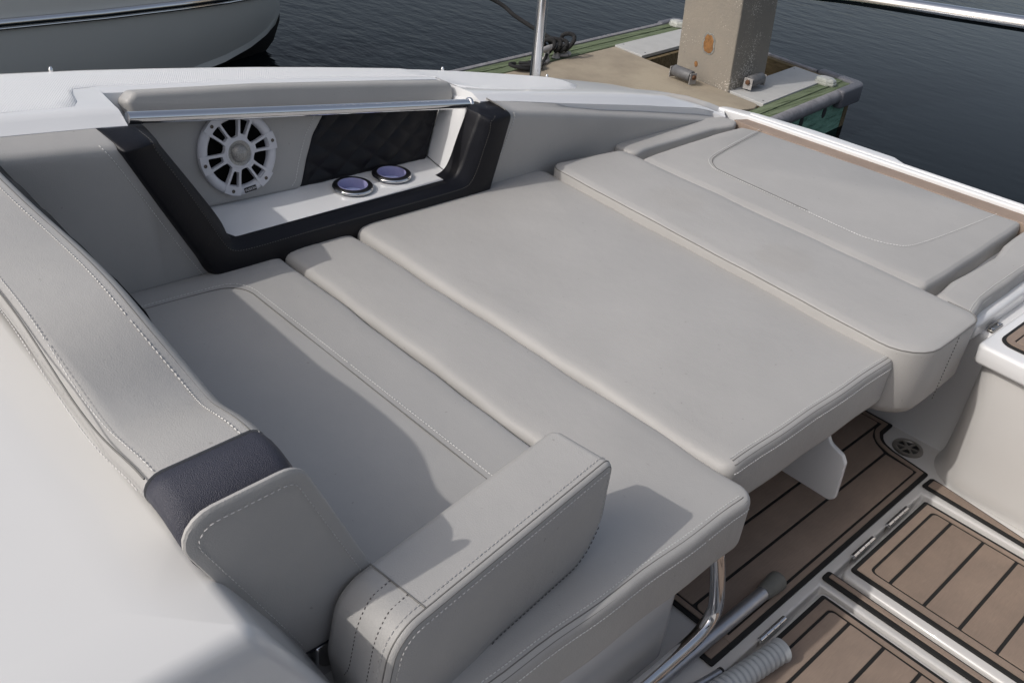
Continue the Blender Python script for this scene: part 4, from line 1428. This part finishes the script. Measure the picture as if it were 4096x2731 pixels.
path = catmull([(-0.520, 1.075, 0.340), (-0.516, 1.10, 0.27), (-0.513, 1.125, 0.18), (-0.512, 1.130, 0.135), (-0.511, 1.108, 0.108), (-0.509, 1.06, 0.098), (-0.507, 0.93, 0.097), (-0.505, 0.75, 0.097), (-0.503, 0.55, 0.097)], 6)
rail_obj('seat_support_tube', 'bent chrome tube under the front corner of the seat cushion', 'support tube', [tuple(p) for p in path], 0.0140, 20)

# poles lying on the floor
pl = thing('deck_pole', 'aluminium pole with a grey rubber foot lying along the floor', 'pole', (-0.52, 1.0, 0.02))
mb = MB()
mb.tube([(-0.524, 0.45, 0.030), (-0.5195, 1.355, 0.0275)], 0.0148, 20)
link('tube', mb.mesh(), M['alu'], pl, smooth=50)
mb = MB()
mb.tube([(-0.5197, 1.345, 0.0275), (-0.5195, 1.352, 0.0275), (-0.5195, 1.390, 0.0285), (-0.5195, 1.400, 0.0285), (-0.5195, 1.403, 0.0285)], 0.02, 24, rr=[0.0158, 0.0172, 0.0215, 0.0215, 0.0195])
link('rubber_foot', mb.mesh(), M['rubber'], pl, smooth=50)

hd = thing('ribbed_handle', 'pale grey ribbed plastic handle lying across the shaded hatch', 'handle', (-0.42, 1.2, 0.01))
hp, rr = [], []
a, b = Vector((-0.412, 1.244, 0.0335)), Vector((-0.436, 1.045, 0.0335))
NR = 15
for k in range(NR * 6 + 1):
    t = k / (NR * 6)
    hp.append(a.lerp(b, t))
    rr.append(0.0222 + 0.0016 * math.sin(2 * math.pi * k / 6))
hp = [a + (a - b).normalized() * 0.004, a + (a - b).normalized() * 0.003] + hp
rr = [0.0222, 0.0252] + rr
rr[2] = 0.0252
mb = MB()
mb.tube(hp, 0.02, 28, rr=rr)
link('grip', mb.mesh(), M['rib'], hd, smooth=60)

tb = thing('slim_tube', 'slim grey tube with a dark end collar beside the ribbed handle', 'pole', (-0.47, 1.05, 0.02))
mb = MB()
mb.tube([(-0.4612, 1.124, 0.017), (-0.482, 1.0, 0.017)], 0.0085, 18)
link('tube', mb.mesh(), M['alu'], tb, smooth=50)
mb = MB()
mb.tube([(-0.4606, 1.1275, 0.017), (-0.4614, 1.1225, 0.017)], 0.0096, 18)
link('collar', mb.mesh(), M['black'], tb, smooth=50)

# ------------------------------------------------------------------ finger pier
PO = Vector((-2.862, 4.852, 0))
PD, PE = Vector((-0.103, 1.0, 0)), Vector((1.0, -0.10, 0))
ZD = -0.22


def pf(e_, s_, z):
    p = PO + PD * s_ + PE * e_
    return (p.x, p.y, z)


pier = thing('finger_pier', 'floating finger pier with concrete deck, green timber rim and grey bumpers', 'pier', pf(-0.6, -1, -0.6))
cpoly = [(-1.335, -4.5), (-0.03, -4.5), (-0.03, -0.165), (0.005, -0.055), (-0.012, 0.0), (-0.03, 0.018), (-1.32, 0.028)]
link('concrete_deck', pad_mesh(*ccw(cpoly, [0.01, 0.01, 0.2, 0.02, 0.02, 0.02, 0.02]), ZD - 0.28, ZD + 0.002, 0.004, 0.006, fr=pf), M['conc'], pier)


def pier_box(name, p0, p1, mat, bevel=0.004, label=None):
    mb_ = MB()
    mb_.box(p0, p1, pf)
    return link(name, mb_.mesh(), M[mat], pier, bevel=bevel, label=label, smooth=30)


pier_box('timber_plank', (0.010, -4.5, ZD - 0.20), (0.078, 1.075, ZD + 0.000), 'green')
pier_box('timber_plank', (0.082, -4.5, ZD - 0.20), (0.152, 1.075, ZD - 0.003), 'green')
pier_box('timber_plank', (-1.425, -4.5, ZD - 0.20), (-1.345, 1.05, ZD - 0.004), 'green')
pier_box('timber_plank', (-1.500, -4.5, ZD - 0.20), (-1.430, 1.05, ZD - 0.001), 'green')
pier_box('timber_plank', (-1.345, 0.990, ZD - 0.20), (0.010, 1.040, ZD - 0.006), 'brown')
pier_box('timber_plank', (-1.34, 0.034, ZD - 0.14), (0.0, 0.07, ZD - 0.022), 'brown')
pier_box('side_plank', (0.155, -4.5, ZD - 0.33), (0.167, 1.045, ZD - 0.055), 'skirt', label='teal green plank facing the water')
for s_ in (0.33, 0.66):
    mb = MB()
    mb.lathe([(0.038, -0.002), (0.038, 0.002), (0.001, 0.002)], lambda u, v, w_, s_=s_: (lambda p: (p[0] + w_, p[1], p[2]))(pf(0.1677, s_ + u * 0.75, -0.335 + v)), 24)
    link('bolt_hole', mb.mesh(), M['black'], pier)
# composite boards either side of the well
pier_box('deck_board', (-0.285, 0.045, ZD - 0.018), (0.004, 0.975, ZD + 0.006), 'board', 0.003)
pier_box('deck_board', (-1.335, 0.045, ZD - 0.018), (-1.06, 0.975, ZD + 0.006), 'board', 0.003)
pier_box('joist', (-0.32, 0.075, ZD - 0.15), (-0.288, 0.985, ZD - 0.021), 'brown', 0.002)
pier_box('joist', (-1.058, 0.075, ZD - 0.15), (-1.022, 0.985, ZD - 0.021), 'brown', 0.002)
pier_box('lower_board', (-1.02, 0.09, ZD - 0.17), (-0.85, 0.98, ZD - 0.152), 'board', 0.002)
pier_box('lower_board', (-0.45, 0.62, ZD - 0.17), (-0.325, 0.98, ZD - 0.152), 'board', 0.002)
for e_, s_ in [(-0.262, 0.10), (-0.03, 0.10), (-0.262, 0.92), (-0.03, 0.92), (-1.31, 0.12), (-1.09, 0.12), (-1.31, 0.90)]:
    mb = MB()
    mb.lathe([(0.006, -0.002), (0.006, 0.0012), (0.001, 0.0015)], lambda u, v, w_: (lambda p: (p[0] + u, p[1] + v, p[2]))(pf(e_, s_, ZD + 0.006 + w_)), 10)
    link('board_screw', mb.mesh(), M['black'], pier)


def bumper(e_, s0, s1, mat='bumper', prof=None):
    prof = prof or [(0.0, -0.075), (0.0, 0.006), (0.02, 0.012), (0.042, 0.004), (0.054, -0.016), (0.055, -0.04), (0.045, -0.062), (0.02, -0.078)]
    rows_ = []
    for k in range(9):
        s_ = s0 + (s1 - s0) * k / 8
        rows_.append([pf(e_ + a, s_, ZD + b + 0.0015 * math.sin(k * 3.1)) for a, b in prof])
    return link('bumper', loft(rows_, True, True), M[mat], pier, smooth=60)


bumper(0.154, -4.5, 0.80)
mirror = [(-a, b) for a, b in [(0.0, -0.075), (0.0, 0.006), (0.02, 0.012), (0.042, 0.004), (0.054, -0.016), (0.055, -0.04), (0.045, -0.062), (0.02, -0.078)]]
bumper(-1.501, -4.5, 0.86, prof=mirror)
prof = [(0.0, -0.075), (0.0, 0.004), (0.02, 0.010), (0.035, 0.004), (0.042, -0.016), (0.042, -0.04), (0.02, -0.07)]
rows = []
for k in range(9):
    e_ = -1.30 + 1.16 * k / 8
    rows.append([pf(e_, 1.042 + a, ZD + b) for a, b in prof])
link('bumper', loft(rows, True, True), M['bumper'], pier, smooth=60)
# moulded corner bumpers
def corner(poly_, rads):
    return link('corner_bumper', pad_mesh(*ccw(poly_, rads), ZD - 0.105, ZD + 0.016, 0.012, 0.020, fr=pf), M['bumper_cap'], pier, smooth=60)
corner([(0.153, 0.78), (0.220, 0.78), (0.230, 1.13), (-0.13, 1.13), (-0.13, 1.045), (0.153, 1.045)], [0.01, 0.03, 0.07, 0.03, 0.01, 0.004])
corner([(-1.501, 0.86), (-1.501, 1.045), (-1.22, 1.045), (-1.22, 1.13), (-1.52, 1.13), (-1.565, 1.08), (-1.565, 0.86)], [0.01, 0.004, 0.01, 0.03, 0.06, 0.03, 0.02])
pier_box('corner_post', (0.125, 0.985, ZD - 0.36), (0.172, 1.05, ZD - 0.10), 'brown', 0.004, label='dark weedy corner post')
# pile guides
def guide(c, axis, name='pile_guide'):
    c = Vector(c); axis = Vector(axis).normalized()
    mb_ = MB()
    mb_.tube([c, c + axis * 0.006, c + axis * 0.149, c + axis * 0.155], 0.04, 24, rr=[0.031, 0.036, 0.036, 0.031])
    g = link(name, mb_.mesh(), M['guide'], pier, smooth=50)
    side_ = axis.cross(Vector((0, 0, 1)))
    for t in ((-0.010, 0.165) if name == 'pile_guide' else ()):
        mb2 = MB()
        p = c + axis * t
        fr2 = lambda u, v, w_, p=p: tuple(p + side_ * u + Vector((0, 0, 1)) * v + axis * w_)
        mb2.box((-0.030, -0.045, -0.003), (0.030, 0.024, 0.003), fr2)
        link('plate', mb2.mesh(), M['galv'], g, bevel=0.002)
        mb2 = MB()
        sgn = 1 if t > 0 else -1
        mb2.lathe([(0.016, 0.003), (0.016, 0.014), (0.009, 0.017), (0.001, 0.017)], lambda u, v, w_, p=p, sgn=sgn: tuple(p + side_ * u + Vector((0, 0, 1)) * v + axis * w_ * sgn), 6)
        link('bolt', mb2.mesh(), M['rustbolt'], g, smooth=20)
guide((-3.49, 4.80, ZD + 0.055), (1, -0.10, 0))
guide((-3.075, 5.03, ZD + 0.062), (-0.10, 1, 0))

# square concrete piling with a patched hole
pil = thing('concrete_piling', 'square concrete piling with a rusty hole rising through the pier end', 'piling', (-3.33, 5.03, -1.5))
def pilf(u, v, w_):
    k = (w_ + 0.2)
    p = PO + PD * v + PE * u
    return (p.x - 0.055 * k, p.y - 0.015 * k, w_)
rows = []
for z in [-1.5, -0.6, -0.3, -0.1, 0.05, 0.2, 0.4, 0.8, 1.4, 2.2]:
    ring = ofp([(-0.728, 0.03), (-0.266, 0.03), (-0.266, 0.495), (-0.728, 0.495)], [0.012] * 4, 0, None, 3)
    # shallow corner chamfer
    rows.append([pilf(p.x + random.uniform(-.0015, .0015), p.y + random.uniform(-.0015, .0015), z) for p in ring])
link('shaft', loft(rows, True, True), M['pile'], pil, smooth=50)
# hole: ragged grey mortar rim and rusty patch set into the face
def ragged(rx, rz, seed, n=26):
    rnd = random.Random(seed)
    return [(rx * (1 + rnd.uniform(-.16, .16)) * math.copysign(abs(math.cos(2 * math.pi * k / n)) ** 0.8, math.cos(2 * math.pi * k / n)), rz * (1 + rnd.uniform(-.10, .10)) * math.copysign(abs(math.sin(2 * math.pi * k / n)) ** 0.8, math.sin(2 * math.pi * k / n))) for k in range(n)]
hc = (-0.478, 0.030, 0.018)
for nm, rx, rz, ma_, pr in (('mortar_rim', 0.050, 0.066, 'mortar', 0.004), ('rusty_patch', 0.038, 0.056, 'rust', 0.0065)):
    pts = ragged(rx, rz, 3)
    n_ = len(pts)
    v = [pilf(hc[0] + a, hc[1] - pr, hc[2] + b) for a, b in pts] + [pilf(hc[0] + a * 1.03, hc[1] + 0.003, hc[2] + b * 1.03) for a, b in pts]
    f = [tuple(range(n_))] + [(i, (i + 1) % n_, n_ + (i + 1) % n_, n_ + i) for i in range(n_)]
    link(nm, mesh(v, f), M[ma_], pil, smooth=20)
pts = ragged(0.014, 0.018, 9, 14)
v = [pilf(-0.56 + a, 0.030 - 0.003, -0.128 + b) for a, b in pts] + [pilf(-0.56 + a, 0.033, -0.128 + b) for a, b in pts]
link('rusty_patch', mesh(v, [tuple(range(14))] + [(i, (i + 1) % 14, 14 + (i + 1) % 14, 14 + i) for i in range(14)]), M['rust'], pil, smooth=20)

# dock lights
def dock_light(e_, s_, label):
    c = Vector(pf(e_, s_, ZD))
    t = thing('dock_light', label, 'dock light', c, 'solar dock lights')
    oct_ = [(0.066 * math.cos(R(22.5 + 45 * k)) * 1.15, 0.066 * math.sin(R(22.5 + 45 * k)) * 0.9) for k in range(8)]
    link('base', pad_mesh(oct_, 0.01, 0.0, 0.016, 0.001, 0.004, fr=lambda u, v, w_: (c.x + u, c.y + v, c.z + w_)), M['lens'], t, smooth=30)
    oct2 = [(a * 0.94, b * 0.94) for a, b in oct_]
    link('lens', pad_mesh(oct2, 0.01, 0.016, 0.042, 0.001, 0.020, ht=0.022, fr=lambda u, v, w_: (c.x + u, c.y + v, c.z + w_)), M['lens'], t, smooth=30)
    link('solar_cell', pad_mesh([(-0.030, -0.024), (0.030, -0.024), (0.030, 0.024), (-0.030, 0.024)], 0.006, 0.0415, 0.0435, 0.0003, 0.0008, fr=lambda u, v, w_: (c.x + u, c.y + v, c.z + w_)), M['board'], t)
    return t
dock_light(0.035, 0.855, 'clear octagonal dock light on the green timber near the bumper corner')
dock_light(-1.415, 0.96, 'clear octagonal dock light beyond the piling, on the far timber rim')

# cleat with rope
cl = thing('dock_cleat', 'galvanised mooring cleat on the far timber rim of the pier', 'cleat', pf(-1.43, -0.6, ZD))
c0 = Vector((-4.165, 4.36, ZD))
ca = Vector((-0.20, 1, 0)).normalized()
mb = MB()
mb.tube([c0 - ca * 0.20 + Vector((0, 0, 0.060)), c0 - ca * 0.14 + Vector((0, 0, 0.074)), c0 - ca * 0.05 + Vector((0, 0, 0.078)), c0 + ca * 0.05 + Vector((0, 0, 0.078)), c0 + ca * 0.15 + Vector((0, 0, 0.074)), c0 + ca * 0.22 + Vector((0, 0, 0.062))], 0.015, 14, rr=[0.010, 0.017, 0.019, 0.019, 0.017, 0.010])
link('horn', mb.mesh(), M['galv'], cl, smooth=60)
for sg in (-1, 1):
    mb = MB()
    p = c0 + ca * 0.06 * sg
    mb.tube([p + Vector((0, 0, 0.0)), p + Vector((0, 0, 0.03)), p + Vector((0, 0, 0.075))], 0.018, 14, rr=[0.028, 0.017, 0.017])
    link('leg', mb.mesh(), M['galv'], cl, smooth=60)
    ring = [p + ca * (0.075 * sg) + Vector((0.045 * math.cos(2 * math.pi * k / 14), 0.05 * math.sin(2 * math.pi * k / 14), 0.014)) for k in range(15)]
    mb = MB()
    mb.tube(ring, 0.013, 8, caps=False)
    link('base_loop', mb.mesh(), M['galv'], cl, smooth=60)

rp = thing('mooring_rope', 'black mooring rope running from the neighbouring boat to the cleat', 'rope', (-4.3, 4.4, -0.15))
line = catmull([(-5.35, 3.35, 0.42), (-5.05, 4.0, 0.17), (-4.75, 4.344, 0.028), (-4.6, 4.419, -0.052), (-4.45, 4.464, -0.103), (-4.30, 4.50, -0.145), (-4.20, 4.47, -0.150)], 8)
mb = MB()
mb.tube(line, 0.014, 10)
link('line', mb.mesh(), M['rope'], rp, smooth=60)
mb = MB()
for k, (cx, cy, cz, a1, a2, tilt) in enumerate([(-4.17, 4.44, -0.14, 0.045, 0.035, 0.2), (-4.18, 4.40, -0.135, 0.05, 0.04, -0.5), (-4.16, 4.49, -0.12, 0.035, 0.05, 0.9), (-4.19, 4.35, -0.14, 0.04, 0.04, 0.1)]):
    pts = []
    for j in range(17):
        a = 2 * math.pi * j / 16
        q = Vector((a1 * math.cos(a), a1 * 0.4 * math.sin(a) * tilt, a2 * math.sin(a)))
        pts.append(Vector((cx, cy, cz)) + q + Vector((0.05 * tilt * math.cos(a) * 0.3, 0.02 * math.sin(2 * a), 0)))
    mb.tube(pts, 0.014, 8, caps=False)
link('hitch', mb.mesh(), M['rope'], rp, smooth=60)
mb = MB()
pts = []
for j in range(120):
    a = j * 0.42
    pts.append(Vector((-4.055 + 0.04 * math.cos(a) + 0.015 * math.sin(a * 0.37), 4.00 + 0.0022 * (50 - j) + 0.045 * math.sin(a * 1.1), ZD + 0.016 + 0.012 * (1 + math.sin(a * 0.73)))))
mb.tube(catmull([(-4.19, 4.36, -0.15), (-4.12, 4.26, -0.19), (-4.07, 4.18, -0.198)] + pts[:70], 2), 0.011, 8)
link('coil', mb.mesh(), M['rope'], rp, smooth=60)

# ------------------------------------------------------------------ neighbouring boat
nb = thing('moored_boat', 'pale grey hull of a neighbouring boat with a metal rub rail, bow to the right', 'boat', (-5.95, 1.5, -0.5))
CX = -5.955
st = [  # y, keel z, chine(x,z), strip(x,z), rail(x,z), deck z
    (-3.0, -0.75, -5.42, -0.62, -5.44, -0.58, -5.36, 0.03, 0.30),
    (0.0, -0.75, -5.46, -0.61, -5.48, -0.565, -5.40, 0.015, 0.30),
    (1.4, -0.74, -5.51, -0.58, -5.53, -0.535, -5.45, 0.0, 0.29),
    (2.0, -0.72, -5.575, -0.55, -5.59, -0.50, -5.49, -0.01, 0.28),
    (2.5, -0.69, -5.66, -0.51, -5.665, -0.468, -5.55, -0.016, 0.27),
    (2.85, -0.64, -5.745, -0.468, -5.735, -0.420, -5.615, -0.02, 0.26),
    (3.08, -0.60, -5.82, -0.42, -5.80, -0.372, -5.69, -0.024, 0.25),
    (3.24, -0.54, -5.885, -0.37, -5.86, -0.318, -5.78, -0.026, 0.24),
    (3.345, -0.43, -5.930, -0.315, -5.915, -0.262, -5.87, -0.028, 0.235),
    (3.40, -0.30, -5.948, -0.25, -5.940, -0.215, -5.925, -0.03, 0.23)]


def hull_rows(sgn, part):
    rows_ = []
    for y, kz, cx, cz, sx, sz, rx, rz, dz in st:
        mx = lambda x: CX + (x - CX) * sgn
        if part == 'bottom': rows_.append([(CX, y, kz), (mx(CX + (cx - CX) * 0.5), y, kz + (cz - kz) * 0.45), (mx(cx), y, cz)])
        if part == 'strip': rows_.append([(mx(cx), y, cz), (mx(cx + 0.012 * (CX - cx < -0.02)), y, cz + 0.004), (mx(sx), y, sz)])
        if part == 'side':
            r_ = []
            for k in range(6):
                t = k / 5
                r_.append((mx(sx + (rx - sx) * t + 0.02 * math.sin(math.pi * t) * min(1, (sx - CX) / 0.1)), y, sz + (rz - sz) * t))
            r_ += [(mx(rx - 0.03 * min(1, (rx - CX) / 0.1)), y, dz), (mx(CX + (rx - CX) * 0.5), y, dz + 0.03), (CX, y, dz + 0.04)]
            rows_.append(r_)
    return rows_


for nm, mt_ in (('bottom', 'antifoul'), ('strip', 'hull'), ('side', 'hull')):
    mb = MB()
    for sgn in (1, -1):
        rws = hull_rows(sgn, nm)
        nv = len(rws[0])
        v = [x for r_ in rws for x in r_]
        f = [(i * nv + k, i * nv + k + 1, (i + 1) * nv + k + 1, (i + 1) * nv + k) for i in range(len(rws) - 1) for k in range(nv - 1)]
        mb.add(v, f)
    link({'bottom': 'hull_bottom', 'strip': 'spray_rail', 'side': 'hull_side'}[nm], mb.mesh(), M[mt_], nb, smooth=40 if nm != 'side' else 50)
for sgn in (1, -1):
    mb = MB()
    for dz_, r_ in ((0.0, 0.024), (-0.03, 0.010)):
        mb.tube([(CX + (rx - CX + 0.012) * sgn, y + (0.012 if y > 3.3 else 0), rz + dz_) for y, kz, cx, cz, sx, sz, rx, rz, dz in st], r_, 12)
    link('rub_rail', mb.mesh(), M['chrome'], nb, smooth=60)
